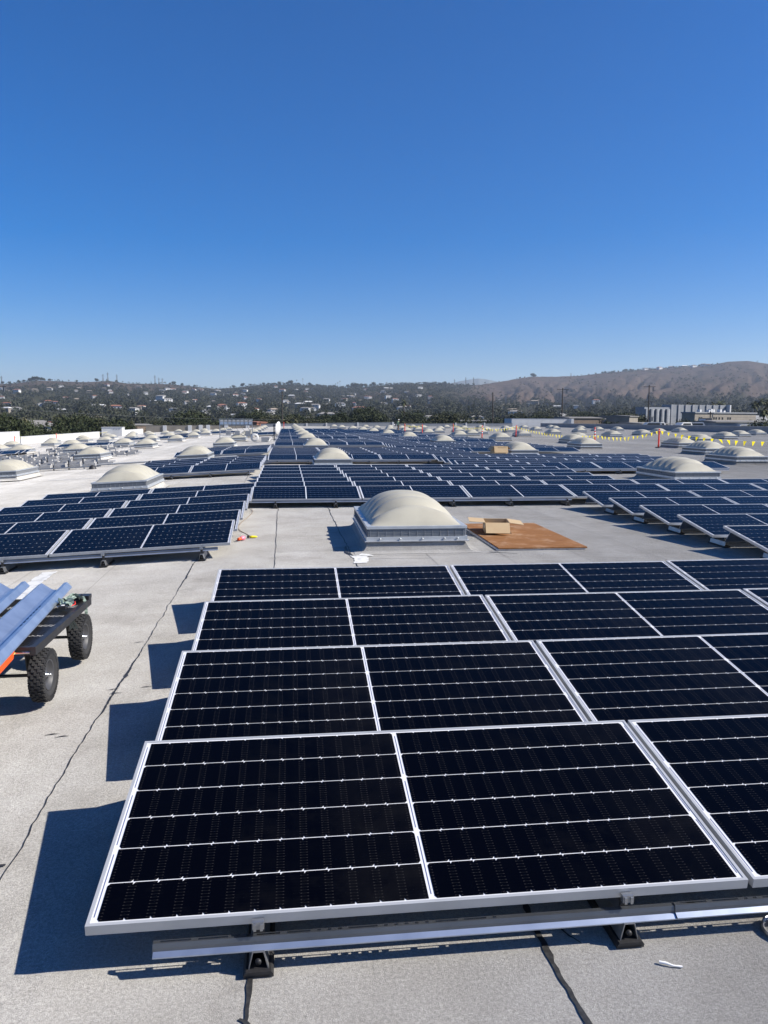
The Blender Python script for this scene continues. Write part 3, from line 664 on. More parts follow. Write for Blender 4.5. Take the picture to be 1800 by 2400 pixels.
def wheel(px, py, side):
    w = empty('wheel', (px, py, 0.166)); w.parent = cart
    t = MB(); prof = [(0.094, -0.030), (0.120, -0.044), (0.148, -0.044), (0.160, -0.032), (0.163, 0.0), (0.160, 0.032), (0.148, 0.044), (0.120, 0.044), (0.094, 0.030)]
    t.lathe(prof, 40, (0, 0, 0), 'x')
    n = 26
    for k in range(n):
        for (xa, off, wd) in ((-0.036, 0, .016), (-0.018, .5, .015), (0.0, 0, .015), (0.018, .5, .015), (0.036, 0, .016)):
            an = 2 * math.pi * (k + off) / n; rr = 0.1655 if abs(xa) < .03 else 0.161
            Mx = Matrix.Rotation(an, 4, 'X')
            t.box(xa - wd / 2, xa + wd / 2, -0.013, 0.013, rr - 0.008, rr + 0.003, 0, Mx)
    for k in range(n * 2):
        an = 2 * math.pi * k / n / 2; Mx = Matrix.Rotation(an, 4, 'X')
        for sx in (-1, 1): t.box(min(sx * .038, sx * .0475), max(sx * .038, sx * .0475), -0.004, 0.004, 0.128, 0.156, 0, Mx)
    t.obj('tyre', M['tyre'], w)
    r = MB(); r.lathe([(0.0, 0.018 * side), (0.030, 0.018 * side), (0.034, 0.006 * side), (0.055, 0.004 * side), (0.078, 0.012 * side), (0.088, 0.030 * side), (0.096, 0.036 * side), (0.097, 0.028 * side), (0.090, 0.0)], 32, (0, 0, 0), 'x')
    r.lathe([(0.0, -0.018 * side), (0.05, -0.016 * side), (0.088, -0.028 * side), (0.096, -0.034 * side)], 32, (0, 0, 0), 'x'); r.obj('rim', M['rim'], w)
    h = MB(); h.lathe([(0.0, 0.046 * side), (0.009, 0.045 * side), (0.010, 0.02 * side), (0.018, 0.018 * side), (0.018, 0.012 * side)], 12, (0, 0, 0), 'x'); h.tube([(0.040 * side, -0.02, 0.012), (0.042 * side, 0.0, 0.0), (0.040 * side, 0.018, -0.014)], 0.0022, 6); h.obj('hub', M['chrome'], w)
    return w
wheel(0.275, -0.44, 1); wheel(0.275, 0.42, 1); wheel(-0.36, -0.44, -1); wheel(-0.36, 0.42, -1)
f = MB()
for y in (-0.44, 0.42): f.tube([(-0.36, y, .166), (0.275, y, .166)], 0.011, 8)
f.obj('axle', M['blackpaint'], cart)
f = MB()
for y in (-0.44, 0.42):
    for sx in (-1, 1):
        f.prism([(y - .075, DZ - .052), (y + .075, DZ - .052), (y + .02, .15), (y - .02, .15)], sx * .19 - .004, sx * .19 + .004)
f.obj('axle_bracket', M['blackpaint'], cart)
f = MB(); f.tube([(CX1 - .03, CY0 - .012, DZ - .03), (CX1 - .32, CY0 - .016, DZ - .035)], 0.008, 8); f.tube([(CX1 - .12, CY0 - .03, DZ - .052), (CX1 - .22, CY0 - .03, DZ - .056)], 0.007, 8); f.obj('handle_bar', M['chrome'], cart)
f = MB(); f.tube([(CX1 - .13, CY0 - .02, DZ + .012), (CX1 - .125, CY0 - .03, DZ - .01), (CX1 - .115, CY0 - .035, DZ - .035)], [.010, .008, .006], 8); f.obj('pull_pin', M['brass'], cart)
# corner upstand at the far end
f = MB(); f.box(CX1 - .10, CX1 + .003, CY1 - .08, CY1 + .003, DZ + .0005, DZ + .030); f.obj('corner_plate', M['blackpaint'], cart)

SP = [(-.125, .018), (-.118, .050), (-.095, .060), (-.020, .006), (.012, .002), (.040, .016), (.072, .058), (.096, .060), (.128, .022)]
def sheet(name, label, p0, p1, dz=0.0, flip=1, n=1):
    """long folded steel sheet from p0 (near end) to p1 (far end)"""
    f = MB(); P0, P1 = Vector(p0), Vector(p1); d = (P1 - P0); L_ = d.length; d.normalize(); s = d.cross(Vector((0, 0, 1))).normalized(); u = s.cross(d)
    for layer in range(n):
        o = layer * 0.004
        pr = [(a * flip, b + o) for a, b in SP]; pr2 = [(a * flip, b + o - 0.0016) for a, b in SP][::-1]
        pts = pr + pr2
        vs = [P0 + s * a + u * b for a, b in pts] + [P1 + s * a + u * b for a, b in pts]; m = len(pts); k = len(pr)
        fs = [(i, (i + 1) % m, m + (i + 1) % m, m + i) for i in range(m)]
        fs += [(i, m - 1 - i, m - 2 - i, i + 1) for i in range(k - 1)] + [(m + i, m + i + 1, 2 * m - 2 - i, 2 * m - 1 - i) for i in range(k - 1)]
        f.raw(vs, fs, 0)
    o_ = f.obj(name, M['galv']); tag(o_, label, 'steel sheet', 'folded steel sheets on the cart')
    return o_
sheet('steel_sheet', 'folded blue-grey steel sheet lying foremost on the cart', (-1.66, 3.55, 0.402), (-1.885, 6.27, 0.402), n=3)
sheet('steel_sheet', 'folded steel sheet on the cart, set back behind the foremost', (-1.94, 3.5, 0.405), (-2.235, 6.36, 0.402), n=2)
hs_ = MB()
for i in range(7):
    y = 5.15 + i * 0.085; x = -1.857 - (y - 5.9) * 0.083 + 0.03
    hs_.box(x - .006, x + .006, y - .022, y + .022, .4225, .4245)
so_ = hs_.obj('punched_slots', M['rubber']); so_.parent = [o for o in bpy.data.objects if o.name == 'steel_sheet'][0]
# ratchet strap heaped at the far corner
def ribbon(name, pts, w, m, parent, tw=0.0):
    f = MB(); P = [Vector(p) for p in pts]; L_ = []
    for i, p in enumerate(P):
        d = (P[min(i + 1, len(P) - 1)] - P[max(i - 1, 0)]).normalized(); s = Vector((math.cos(tw * i), math.sin(tw * i) * .6, math.sin(tw * i * 1.3) * .8)); s = (s - d * s.dot(d)).normalized() * w / 2
        L_.append((p - s, p + s))
    for a, b in zip(L_[:-1], L_[1:]): f.face([a[0], a[1], b[1], b[0]], 0, True)
    return f.obj(name, m, parent)
st_ = empty('ratchet_strap', (-1.62, 5.78, 0.41)); st_.scale = (.8, .85, .7); tag(st_, 'grey-green ratchet strap heaped at the far corner of the cart', 'strap')
def curve(seed, n, x0, y0, z0, rx, ry, rz, lp=2.0):
    r = random.Random(seed); ph = [r.uniform(0, 6.28) for _ in range(4)]
    return [(x0 + rx * math.sin(lp * 2 * math.pi * t + ph[0]) * (0.6 + .4 * math.sin(3 * t + ph[1])), y0 + ry * math.cos(lp * 2 * math.pi * t + ph[2]), z0 + rz * abs(math.sin(lp * 6.28 * t * 1.5 + ph[3]))) for t in [i / n for i in range(n + 1)]]
ribbon('webbing', curve(1, 40, -0.03, 0.02, 0.02, .075, .10, .05), 0.035, M['strap'], st_, .25)
ribbon('webbing', curve(2, 34, -0.02, -0.10, 0.02, .06, .09, .045), 0.035, M['strap'], st_, .2)
ribbon('webbing', curve(3, 34, 0.03, 0.12, 0.015, .05, .08, .03), 0.03, M['strapd'], st_, .3)
ribbon('webbing', [(0.02, 0.14, .03), (0.06, 0.13, .035), (0.085, 0.10, 0.0), (0.092, 0.10, -0.10), (0.098, 0.08, -0.20), (0.085, 0.07, -0.27)], 0.028, M['strap'], st_, .1)
f = MB(); f.box(-.05, .01, -.24, -.17, .01, .045); f.box(-.03, -.005, -.225, -.20, .046, .05, 1); f.tube([(.02, -.20, .03), (-.07, -.20, .03)], .008, 8, 2); f.obj('ratchet', [M['blackpaint'], M['paper'], M['chrome']], st_)
f = MB(); f.tube([(0.02, -.14, .012), (.05, -.08, .02), (.03, -.02, .03)], .004, 6); f.obj('red_tag', M['redpost'], st_)
for i in range(3):
    ribbon('loose_end', [(0.09, -.42 + i * .05, -.035), (0.095, -.41 + i * .05, -.09), (0.10 + i * .01, -.40 + i * .06, -.14 - .02 * i)], 0.016, M['strapd'], st_, .3)
ob = MB(); ob.prism([(0, 0), (.11, .02), (.12, .075), (.02, .055)], -0.16, 0.16, axis='y'); oo = ob.obj('bag', M['orange'], None, (-1.755, 4.50, 0.325), (0, 0, .08)); tag(oo, 'bright orange folded bag hanging under the near end of the sheets', 'bag')

# ------------------------------------------------------------------ small things near by
ply = empty('plywood_sheet', (2.76, 10.06, 0.0), (0, 0, -0.01)); tag(ply, 'weathered rust-brown plywood sheet lying on the roof beside the big skylight', 'plywood sheet')
f = MB(); f.box(0, 1.24, 0, 2.46, 0.022, 0.040); f.obj('top_sheet', M['ply'], ply)
f = MB(); f.box(-0.02, 1.22, 0.01, 2.44, 0.0045, 0.0215); f.obj('white_sheet_below', M['whitecoat'], ply)
def box_thing(name, label, loc, rz, w, d, h, flaps):
    t = empty(name, loc, (0, 0, rz)); tag(t, label, 'cardboard box'); th = 0.006
    f = MB(); f.box(0, w, 0, th, 0, h); f.box(0, w, d - th, d, 0, h); f.box(0, th, th, d - th, 0, h); f.box(w - th, w, th, d - th, 0, h); f.box(th, w - th, th, d - th, .001, th); f.obj('carton', M['card'], t)
    for (side, ang, ln) in flaps:
        q = MB()
        n = 1
        for i in range(n):
            a0, a1 = i / n, (i + 1) / n; bend = lambda s: -0.02 * s * s
            if side in 'LR': q.box(a0 * ln, a1 * ln, 0.004, d - .004, bend(a0), bend(a0) + th * .8)
            else: q.box(0.004, w - .004, a0 * ln, a1 * ln, bend(a0), bend(a0) + th * .8)
        o = q.obj('flap', M['card'], t)
        if side == 'R': o.location = (w, 0, h); o.rotation_euler = (0, -ang, 0)
        if side == 'L': o.location = (0, d, h); o.rotation_euler = (0, -ang, math.pi)
        if side == 'B': o.location = (0, d, h); o.rotation_euler = (ang, 0, 0)
        if side == 'F': o.location = (w, 0, h); o.rotation_euler = (ang, 0, math.pi)
    return t
b1 = box_thing('cardboard_box', 'open tan cardboard box standing on the brown plywood sheet', (2.90, 11.38, 0.041), -0.18, 0.37, 0.52, 0.165, [('L', 0.06, .24), ('R', -0.14, .22), ('F', -0.62, .23), ('B', -1.3, .15)])
f = MB(); f.box(-0.002, -0.0005, .12, .28, .06, .14); f.obj('label_sheet', M['paper'], b1)
b2 = box_thing('cardboard_box', 'brown cardboard box in front of a skylight among the far arrays', (9.35, 35.3, 0.0), 0.1, 0.68, 0.5, 0.52, [('F', -1.3, .30), ('R', -0.7, .22), ('L', -1.0, .2)])
f = MB(); f.box(0.21, 0.62, -0.03, -0.01, .2, .5); f.obj('front_label', M['card'], b2)

lamp = empty('cable_reel_light', (-0.76, 11.27, 0.0), (0, 0, 1.0)); lamp.scale = (.62, .62, .62); tag(lamp, 'pink and orange caged work light lying on the roof', 'work light')
f = MB(); f.lathe([(0, -.11), (.032, -.11), (.036, -.04), (.03, .0)], 14, (0, 0, .05), 'x'); f.obj('handle', M['orange'], lamp)
f = MB(); f.lathe([(.03, .0), (.052, .03), (.056, .09), (.04, .13), (0, .145)], 14, (0, 0, .055), 'x'); f.obj('globe', M['pink'], lamp)
plug = empty('extension_cord', (-0.60, 11.5, 0.0)); tag(plug, 'thin brown cord ending in a yellow plug by the left array', 'cord')
f = MB(); pts = [(0, 0, .03), (-.05, .18, .006), (-.12, .42, .006), (-.24, .8, .006), (-.30, 1.3, .006), (-.27, 1.9, .006), (-.20, 2.6, .006), (-.17, 3.3, .006), (-.22, 3.8, .02)]
def smooth_path(p, n=6):
    P = [Vector(q) for q in p]; out = []
    for i in range(len(P) - 1):
        a, b, c, d = P[max(i - 1, 0)], P[i], P[i + 1], P[min(i + 2, len(P) - 1)]
        for k in range(n):
            t = k / n; out.append(0.5 * ((2 * b) + (-a + c) * t + (2 * a - 5 * b + 4 * c - d) * t * t + (-a + 3 * b - 3 * c + d) * t ** 3))
    out.append(P[-1]); return out
f.tube(smooth_path(pts), .0042, 6); f.obj('cable', M['cordtan'], plug)
f = MB(); f.lathe([(0, -.06), (.016, -.06), (.019, -.02), (.014, .04), (.007, .055), (0, .055)], 12, (0.01, 0, .022), 'x'); f.obj('plug_body', M['yellow'], plug)
f = MB(); f.box(-.085, -.055, -.015, .015, .006, .04); f.obj('plug_cap', M['rubber'], plug)

# clear disc packet at the right edge, white tie
disc = empty('metal_lid', (1.67, 2.30, 0.006), (0.10, -0.05, 0.2)); tag(disc, 'shiny round metal lid lying at the right edge of the picture', 'lid')
f = MB(); f.lathe([(0, .012), (.040, .012), (.056, .006), (.063, .012), (.066, .018), (.069, .016), (.069, .004), (.064, .0)], 36); f.obj('dish', M['galvg'], disc)
f = MB(); f.raw([(-.05, -.005, .016), (-.02, .03, .020), (.0, .012, .017), (-.012, -.008, .018), (.004, -.03, .017), (-.028, -.035, .018)], [(0, 1, 2, 3), (0, 3, 4, 5)]); f.obj('foil_scrap', M['paper'], disc)
f = MB(); f.tube([(.0, -.01, .018), (.02, -.03, .02), (.05, -.04, .02)], .004, 6); f.obj('dark_tab', M['rubber'], disc)
tie = MB(); tie.tube([(1.172, 2.205, .008), (1.19, 2.195, .010), (1.21, 2.185, .007), (1.238, 2.178, .006)], [.005, .0045, .003, .0035], 6); tag(tie.obj('plastic_scrap', M['paper']), 'thin white plastic scrap lying on the near roof', 'scrap')

# roof vents, pipe, bare racking with ballast blocks
for i, (x, y, w) in enumerate([(-6.3, 35.4, 'right of the two'), (-8.45, 34.0, 'left of the two')]):
    t = empty('roof_vent', (x, y, zr(x))); tag(t, f'small black domed roof vent, {w}, on the left slope', 'roof vent', 'black roof vents')
    f = MB(); f.lathe([(.16, 0.0), (.15, .05), (.11, .12), (.05, .16), (0, .17)], 14); f.obj('hood', M['rubber'], t); f = MB(); f.lathe([(.24, .002), (.17, .012), (.16, .0)], 14); f.obj('flange', M['tarlight'], t)
pp = MB(); pp.tube([(-12.0, 34.6, zr(-12) + .1), (-8, 35.7, zr(-8) + .1), (-2.6, 36.9, zr(-2.6) + .1)], .04, 8); tag(pp.obj('pipe', M['greywall']), 'long thin grey pipe crossing the left roof slope', 'pipe')
def racking(x, y, n, label, seed):
    r = random.Random(seed); t = empty('racking_row', (x, y, zr(x)), (0, -SLA, r.uniform(-.02, .02))); tag(t, label, 'racking', 'bare panel racking on the left slope')
    f = MB(); f.box(0, n * .62, -.03, .03, .08, .12); f.box(0, n * .62, .45, .49, .06, .10); f.obj('rail', M['galvg'], t)
    for i in range(n):
        if r.random() < .9: f = MB(); f.box(i * .62 + .04, i * .62 + .48, .10, .32, .12, .24); f.obj('ballast_block', M['concrete'], t)
        f = MB(); f.box(i * .62, i * .62 + .04, .02, .06, 0, .42 if i % 2 else .22); f.obj('upright', M['rubber'] if r.random() < .5 else M['galvg'], t)
rk = [(-12.6, 34.2, 7), (-13.6, 35.6, 9), (-14.6, 37.2, 10), (-13.6, 38.8, 8), (-17.5, 40.6, 9), (-17.2, 42.8, 9), (-18, 45.2, 9), (-18.4, 48, 10), (-19, 51, 10), (-12.2, 47, 5), (-13.2, 50, 6), (-24, 53, 8), (-18, 60, 8), (-14.2, 64, 6), (-20, 66, 8)]
for i, (x, y, n) in enumerate(rk): racking(x, y, n, f'bare racking row with pale ballast blocks, {ORD[min(i, 11)]} back{"" if i < 12 else " and beyond"}, {"behind the left skylight" if i < 8 else "among the farther left skylights"}' if i < 12 else f'bare racking row with ballast blocks, {["beside", "behind", "left of"][i - 12]} the far left skylights', 500 + i)

# satellite dish
ds = empty('satellite_dish', (-1.35, 62.3, zr(-1.35))); tag(ds, 'white satellite dish seen edge-on beside the far main array', 'satellite dish')
f = MB(); prof = [(0.0, 0.0), (.14, .006), (.28, .024), (.42, .055), (.55, .095), (.55, .11), (.42, .07), (.28, .04), (.14, .022), (0, .016)]
f.lathe(prof, 32, (0, 0, 0), 'y'); o = f.obj('reflector', M['white'], ds, (0.30, 0.0, 1.03), (R(8), 0, R(70)))
f = MB(); f.tube([(-.10, .1, 0), (-.10, .1, 1.35)], .045, 10); f.obj('mast', M['rubber'], ds)
f = MB(); f.tube([(-.10, .1, 1.03), (.24, .03, 1.03)], .03, 8); f.obj('mount_arm', M['galvg'], ds)
f = MB(); f.tube([(-.6, -.5, .04), (.6, .5, .04)], .025, 6); f.tube([(-.6, .5, .04), (.6, -.5, .04)], .025, 6); f.tube([(-.1, .1, .6), (.55, -.45, .05)], .02, 6); f.tube([(-.1, .1, .6), (-.5, -.4, .05)], .02, 6); f.obj('base_frame', M['galvg'], ds)
f = MB(); f.box(-1.1, -.5, -.3, .15, 0, .34); f.obj('equipment_box', M['greywall'], ds)

# floodlit rack of eight panels on two posts
fr = empty('equipment_rack', (-6.1, 66.8, zr(-6))); tag(fr, 'tall steel rack topped by a row of eight grey lamps', 'rack')
f = MB()
for x in (0, 2.72): f.box(x - .03, x + .03, -.03, .03, 0, 1.98); f.box(x - .25, x + .25, -.5, .5, 0, .04)
f.obj('post', M['galvg'], fr)
f = MB(); f.box(-.03, 2.75, -.031, .031, 1.46, 1.50); f.box(0, 2.72, -.02, .02, .60, .64); f.box(-.03, 2.75, -.032, .032, 1.98, 2.02); f.obj('crossbar', M['galvg'], fr)
for i in range(8):
    f = MB(); f.box(.03 + i * .338, .03 + i * .338 + .31, -.06, .06, 1.52, 1.80, 0); f.box(.05 + i * .338, .03 + i * .338 + .29, -.068, -.061, 1.54, 1.75, 1); f.prism([(-.06, 1.801), (.06, 1.801), (.06, 1.93), (-.02, 1.93)], .05 + i * .338, .03 + i * .338 + .29, 0); f.obj('lamp_head', [M['greywall'], M['galv']], fr)
for i in range(5):
    f = MB(); x = .3 + i * .5; f.tube(smooth_path([(x, 0, 1.45), (x + .1, -.03, 1.2), (x + .3, -.03, .95), (x + .35, 0, .64)], 4), .015, 6); f.obj('cable', M['rubber'], fr)
for x in (.5, 1.25, 2.15): f = MB(); f.box(x, x + .42, -.1, .05, .66, 1.0); f.obj('junction_box', M['greywall'], fr)
rg = empty('cable_spool', (-3.1, 64.9, zr(-3.1))); tag(rg, 'white wire spool standing at the foot of the steel rack', 'spool')
f = MB()
for x in (-.12, .12): f.lathe([(.20, x - .02), (.34, x - .02), (.34, x + .02), (.20, x + .02), (.20, x - .02)], 20, (0, 0, .34), 'y')
f.obj('flange', M['white'], rg); f = MB(); f.lathe([(.2, -.1), (.2, .1)], 16, (0, 0, .34), 'y'); f.obj('drum', M['rubber'], rg)

# delineator posts with pennant lines
DEL = [('foremost orange post right of the wide grey roof', 23.24, 47.1, 0), ('red and white banded post behind the right skylights', 23.0, 57.0, 1), ('orange post left of the yellow pennants', 22.8, 77.5, 0),
       ('thin orange post between the far right skylights', 17.5, 70.5, 1), ('orange post among the middle far skylights', 20.9, 99.8, 0), ('orange post behind the middle skylights', 14.4, 85.5, 0),
       ('distant orange post right of the walking worker', 13.9, 95.5, 0), ('lone orange post at the end of the main array', -1.6, 148.0, 0), ('orange post beside the low left parapet', -34.2, 118.0, 0), ('orange post before the tall left parapet', -34.3, 101.0, 0)]
def make_delineator(band):
    t = empty('delineator_post')
    f = MB(); f.lathe([(0, .03), (.052, .03), (.050, .3), (.056, .32), (.050, .35), (.046, 1.02), (.060, 1.05), (.060, 1.09), (.035, 1.11), (.035, 1.16), (.05, 1.18), (.045, 1.22), (0, 1.225)], 12); f.obj('shaft', M['redpost'], t)
    f = MB(); f.lathe([(.21, .004), (.21, .03), (.12, .055), (.05, .06)], 8); f.obj('base', M['rubber'], t)
    if band:
        f = MB()
        for z in (.55, .78, 1.0): f.lathe([(.0495, z - .05), (.0525, z - .049), (.0525, z + .049), (.0495, z + .05)], 12)
        f.obj('reflective_band', M['reflect'], t)
    return t
DP = {}
dpos = []
for lb, x, y, bd in DEL:
    o = copy_tree(DP[bd]) if bd in DP else make_delineator(bd); DP.setdefault(bd, o)
    o.location = (x, y, zr(x)); o.rotation_euler = (rnd.uniform(-.02, .02), rnd.uniform(-.03, .03), 0); tag(o, lb, 'delineator post', 'orange delineator posts'); dpos.append(Vector((x, y, zr(x) + 1.12)))
def flagline(a, b, sag, label, seed, step=0.62, dense=False):
    r = random.Random(seed); t = empty('pennant_line', a); tag(t, label, 'pennant line', 'yellow pennant lines'); d = b - a; L_ = d.length; pt = lambda s: d * s + Vector((0, 0, -4 * sag * s * (1 - s)))
    f = MB(); f.tube([pt(i / 24) for i in range(25)], .010, 4); f.obj('cord', M['paper'], t)
    n = int(L_ / step); dh = Vector((d.x, d.y, 0)).normalized()
    for i in range(n):
        p = pt((i + .5) / n); w = .125; h = .31; sw = r.uniform(-.25, .25); tip = Vector((r.uniform(-.1, .1) + dh.x * sw * .3, r.uniform(-.08, .08) + dh.y * sw * .3, -h * r.uniform(.75, 1)))
        q = MB(); th = Vector((-dh.y, dh.x, 0)) * .003; m_ = p + tip * .5 + Vector((-dh.y, dh.x, 0)) * r.uniform(-.04, .04)
        A, B, T = p - dh * w, p + dh * w, p + tip; mA, mB = (A + T) / 2 + (m_ - p - tip * .5), (B + T) / 2 + (m_ - p - tip * .5)
        q.face([A, B, mB, mA]); q.face([mA, mB, T]); q.obj('flag', M['yellow_flag'], t)
flagline(dpos[0], Vector((26.6, 33.5, 1.0)), .42, 'yellow pennant line right of the foremost orange post', 1, .60)
flagline(dpos[0], Vector((23.1, 57, .62)) , .30, 'yellow pennants left of the foremost orange post', 2, .62)
flagline(Vector((23.1, 57.1, .60)), dpos[2], .35, 'yellow pennants behind the banded post', 3, .75)
flagline(dpos[2], dpos[3] + Vector((0, 0, -.1)), .2, 'yellow pennants between the two far right posts', 4, .7)
flagline(dpos[3], dpos[4], .25, 'yellow pennants across the far middle skylights', 5, .9)
flagline(dpos[5], dpos[6], .12, 'yellow pennants right of the walking worker', 6, .8)
flagline(dpos[9], dpos[8], .25, 'yellow pennants along the tall left parapet', 7, .9)
flagline(dpos[8], Vector((-34.6, 158, -.5)), .3, 'yellow pennants along the low left parapet', 8, 1.0)

# the worker
def person():
    t = empty('person', (14.45, 105.8, 0), (0, 0, R(-60))); tag(t, 'person walking across the far roof in a pale vest and hat', 'person')
    J = {'pel': (0, 0, .95, .13), 'spi': (0, 0.01, 1.15, .13), 'che': (0, .03, 1.36, .16), 'nek': (0, .05, 1.50, .06), 'hed': (0, .07, 1.60, .085), 'top': (0, .07, 1.70, .08),
         'shl': (-.19, .03, 1.42, .065), 'ell': (-.24, -.03, 1.16, .048), 'wrl': (-.22, .10, .95, .035), 'hal': (-.21, .14, .88, .035), 'shr': (.19, .03, 1.42, .065), 'elr': (.24, .02, 1.16, .048), 'wrr': (.23, .20, 1.02, .035), 'har': (.22, .26, .98, .035),
         'hil': (-.09, 0, .90, .10), 'knl': (-.10, .14, .50, .065), 'anl': (-.10, .12, .10, .045), 'tol': (-.10, .26, .04, .04), 'hir': (.09, 0, .90, .10), 'knr': (.10, -.03, .50, .065), 'anr': (.10, -.22, .13, .045), 'tor': (.10, -.10, .04, .04)}
    E = [('pel', 'spi'), ('spi', 'che'), ('che', 'nek'), ('nek', 'hed'), ('hed', 'top'), ('che', 'shl'), ('shl', 'ell'), ('ell', 'wrl'), ('wrl', 'hal'), ('che', 'shr'), ('shr', 'elr'), ('elr', 'wrr'), ('wrr', 'har'), ('pel', 'hil'), ('hil', 'knl'), ('knl', 'anl'), ('anl', 'tol'), ('pel', 'hir'), ('hir', 'knr'), ('knr', 'anr'), ('anr', 'tor')]
    names = list(J); me = bpy.data.meshes.new('body'); me.from_pydata([J[n][:3] for n in names], [(names.index(a), names.index(b)) for a, b in E], []); me.update()
    o = link('body', me, t); md = o.modifiers.new('skin', 'SKIN')
    sv = me.skin_vertices[0].data if me.skin_vertices else None
    if sv is None:
        bm = bmesh.new(); bm.from_mesh(me); bm.verts.layers.skin.verify(); bm.to_mesh(me); bm.free(); sv = me.skin_vertices[0].data
    for i, n in enumerate(names): sv[i].radius = (J[n][3], J[n][3] * .85); sv[i].use_root = (n == 'pel')
    sb = o.modifiers.new('sub', 'SUBSURF'); sb.levels = sb.render_levels = 1
    dg = bpy.context.evaluated_depsgraph_get(); me2 = bpy.data.meshes.new_from_object(o.evaluated_get(dg)); o.modifiers.clear(); o.data = me2
    for m in (M['skin'], M['trousers'], M['darkcloth'], M['rubber']): me2.materials.append(m)
    for p in me2.polygons:
        z, x = p.center.z, abs(p.center.x); p.use_smooth = True
        p.material_index = 3 if z < .12 else 1 if z < .98 and x < .19 else 0 if z > 1.5 or z < 1.08 and x > .19 else 2
    v = MB(); v.lathe([(.17, 1.0), (.175, 1.15), (.185, 1.32), (.19, 1.42), (.12, 1.49)], 14, (0, .02, 0)); o = v.obj('vest', M['hivis'], t); o.scale = (1.1, .85, 1)
    v = MB(); v.lathe([(.17, 1.665), (.165, 1.675), (.105, 1.685), (.10, 1.74), (.06, 1.785), (0, 1.79)], 16, (0, .07, 0)); v.obj('hat', M['hat'], t)
    return t
person()

# ------------------------------------------------------------------ terrain
RIDGE = [(-60, .040), (-35, .041), (-19.45, .0388), (-18.53, .0404), (-17.2, .0440), (-15.88, .0436), (-14.11, .0431), (-12.72, .0452), (-11.41, .0425), (-8.6, .0425), (-7.02, .0400), (-5.42, .0375), (-4.1, .0392), (-2.58, .0425), (-0.12, .0440), (1.33, .0425), (3.66, .0402), (5.16, .0412), (6.04, .0430), (8.1, .0455), (10.91, .0458), (11.94, .0438), (13.61, .0440), (15.38, .0484), (16.02, .0505), (17.32, .0540), (19.06, .0538), (20.66, .0543), (22.46, .0576), (25.52, .0618), (29.28, .0648), (30.4, .0683), (31.62, .0687), (32.83, .0647), (40, .058), (60, .050)]
RA = np.array([a for a, b in RIDGE]); RB = np.array([b for a, b in RIDGE])
def sstep(a, b, x): t = np.clip((x - a) / (b - a), 0, 1); return t * t * (3 - 2 * t)
def crestR(phi): return 3000 + 900 * sstep(11, 20, phi)
def terrain_z(x, y):
    x = np.asarray(x, float); y = np.asarray(y, float)
    r = np.hypot(x, y); phi = np.degrees(np.arctan2(x, y)); k = np.where(np.abs(phi) > 100, 0.25, 1.0)
    Rc = crestR(phi); H = CAMH + np.interp(phi, RA, RB) * Rc * k; t = (r - 420) / (Rc - 420); tc = np.clip(t, 0, 1)
    w = sstep(9, 17, phi); ex = 1.55 + 0.55 * w
    s = tc ** ex
    # spurs and gullies
    wp = 1.5 * np.sin(r * 0.0021 + phi * .35) + 0.6 * np.sin(r * .0055 + phi * .8) + 1.1 * np.sin(phi * .9 - r * .0013)
    a = np.abs(np.sin(phi * 1.15 + wp)); b = np.abs(np.sin(phi * 2.9 + wp * 1.7 + 1.0)); c = np.abs(np.sin(phi * 6.7 + r * .004 + 2 * np.sin(r * .003))); d = np.abs(np.sin(phi * 13.0 - r * .007 + wp * 3))
    env = np.sin(np.pi * tc ** .8) ** 1.1
    sp = (-(1 - a) ** 2.6 * 52 * (.65 + .35 * np.sin(phi * .7 + r * .001)) - (1 - b) ** 2.4 * 30 * (.6 + .4 * np.sin(phi * 1.3 + 1 + r * .002)) - (1 - c) ** 2 * 13 - (1 - d) ** 1.6 * 5 + 14) * env * (0.55 + 0.85 * w)
    z = GZ + (H - GZ) * s + sp
    z = np.where(t > 1, H - (t - 1) * 260, z)
    z = np.where(r < 420, GZ, z)
    return np.maximum(z, GZ)
phis = np.concatenate([np.arange(-180, -34, 4), np.arange(-34, 46, 0.2), np.arange(46, 181, 4)])
rs = np.concatenate([[0, 210, 420], np.arange(480, 1500, 60), np.arange(1500, 4300, 42), [4600, 5200, 6500]])
PH, RS = np.meshgrid(np.radians(phis), rs, indexing='ij'); X = RS * np.sin(PH); Y = RS * np.cos(PH); Z = terrain_z(X, Y)
vs = np.stack([X, Y, Z], -1).reshape(-1, 3); nr = len(rs); idx = np.arange(len(phis) * nr).reshape(len(phis), nr)
q = np.stack([idx[:-1, :-1], idx[:-1, 1:], idx[1:, 1:], idx[1:, :-1]], -1).reshape(-1, 4)
me = bpy.data.meshes.new('hills'); me.from_pydata(vs.tolist(), [], q.tolist()); me.update(); me.materials.append(M['hill'])
pf_, rf_ = np.degrees(PH).reshape(-1), RS.reshape(-1); tt = (rf_ - 420) / (crestR(pf_) - 420)
dry = sstep(10.5, 15, pf_) * sstep(.42, .58, tt) + (1 - sstep(9, 13, pf_)) * 0.55 * sstep(.72, .86, tt) * (1 - sstep(-9, -4, pf_)) + .5 * sstep(4, 7, pf_) * (1 - sstep(9, 12, pf_)) * sstep(.5, .6, tt) * (1 - sstep(.72, .8, tt))
at = me.attributes.new('dry', 'FLOAT', 'POINT'); at.data.foreach_set('value', np.clip(dry, 0, 1).astype(np.float32))
me.polygons.foreach_set('use_smooth', [True] * len(me.polygons)); me.update()
tag(link('hills', me), kind='structure')
f = MB(); n = 64; f.face([(11000 * math.cos(2 * math.pi * i / n), 11000 * math.sin(2 * math.pi * i / n), GZ - .6) for i in range(n)]); tag(f.obj('ground', M['flat']), kind='structure')
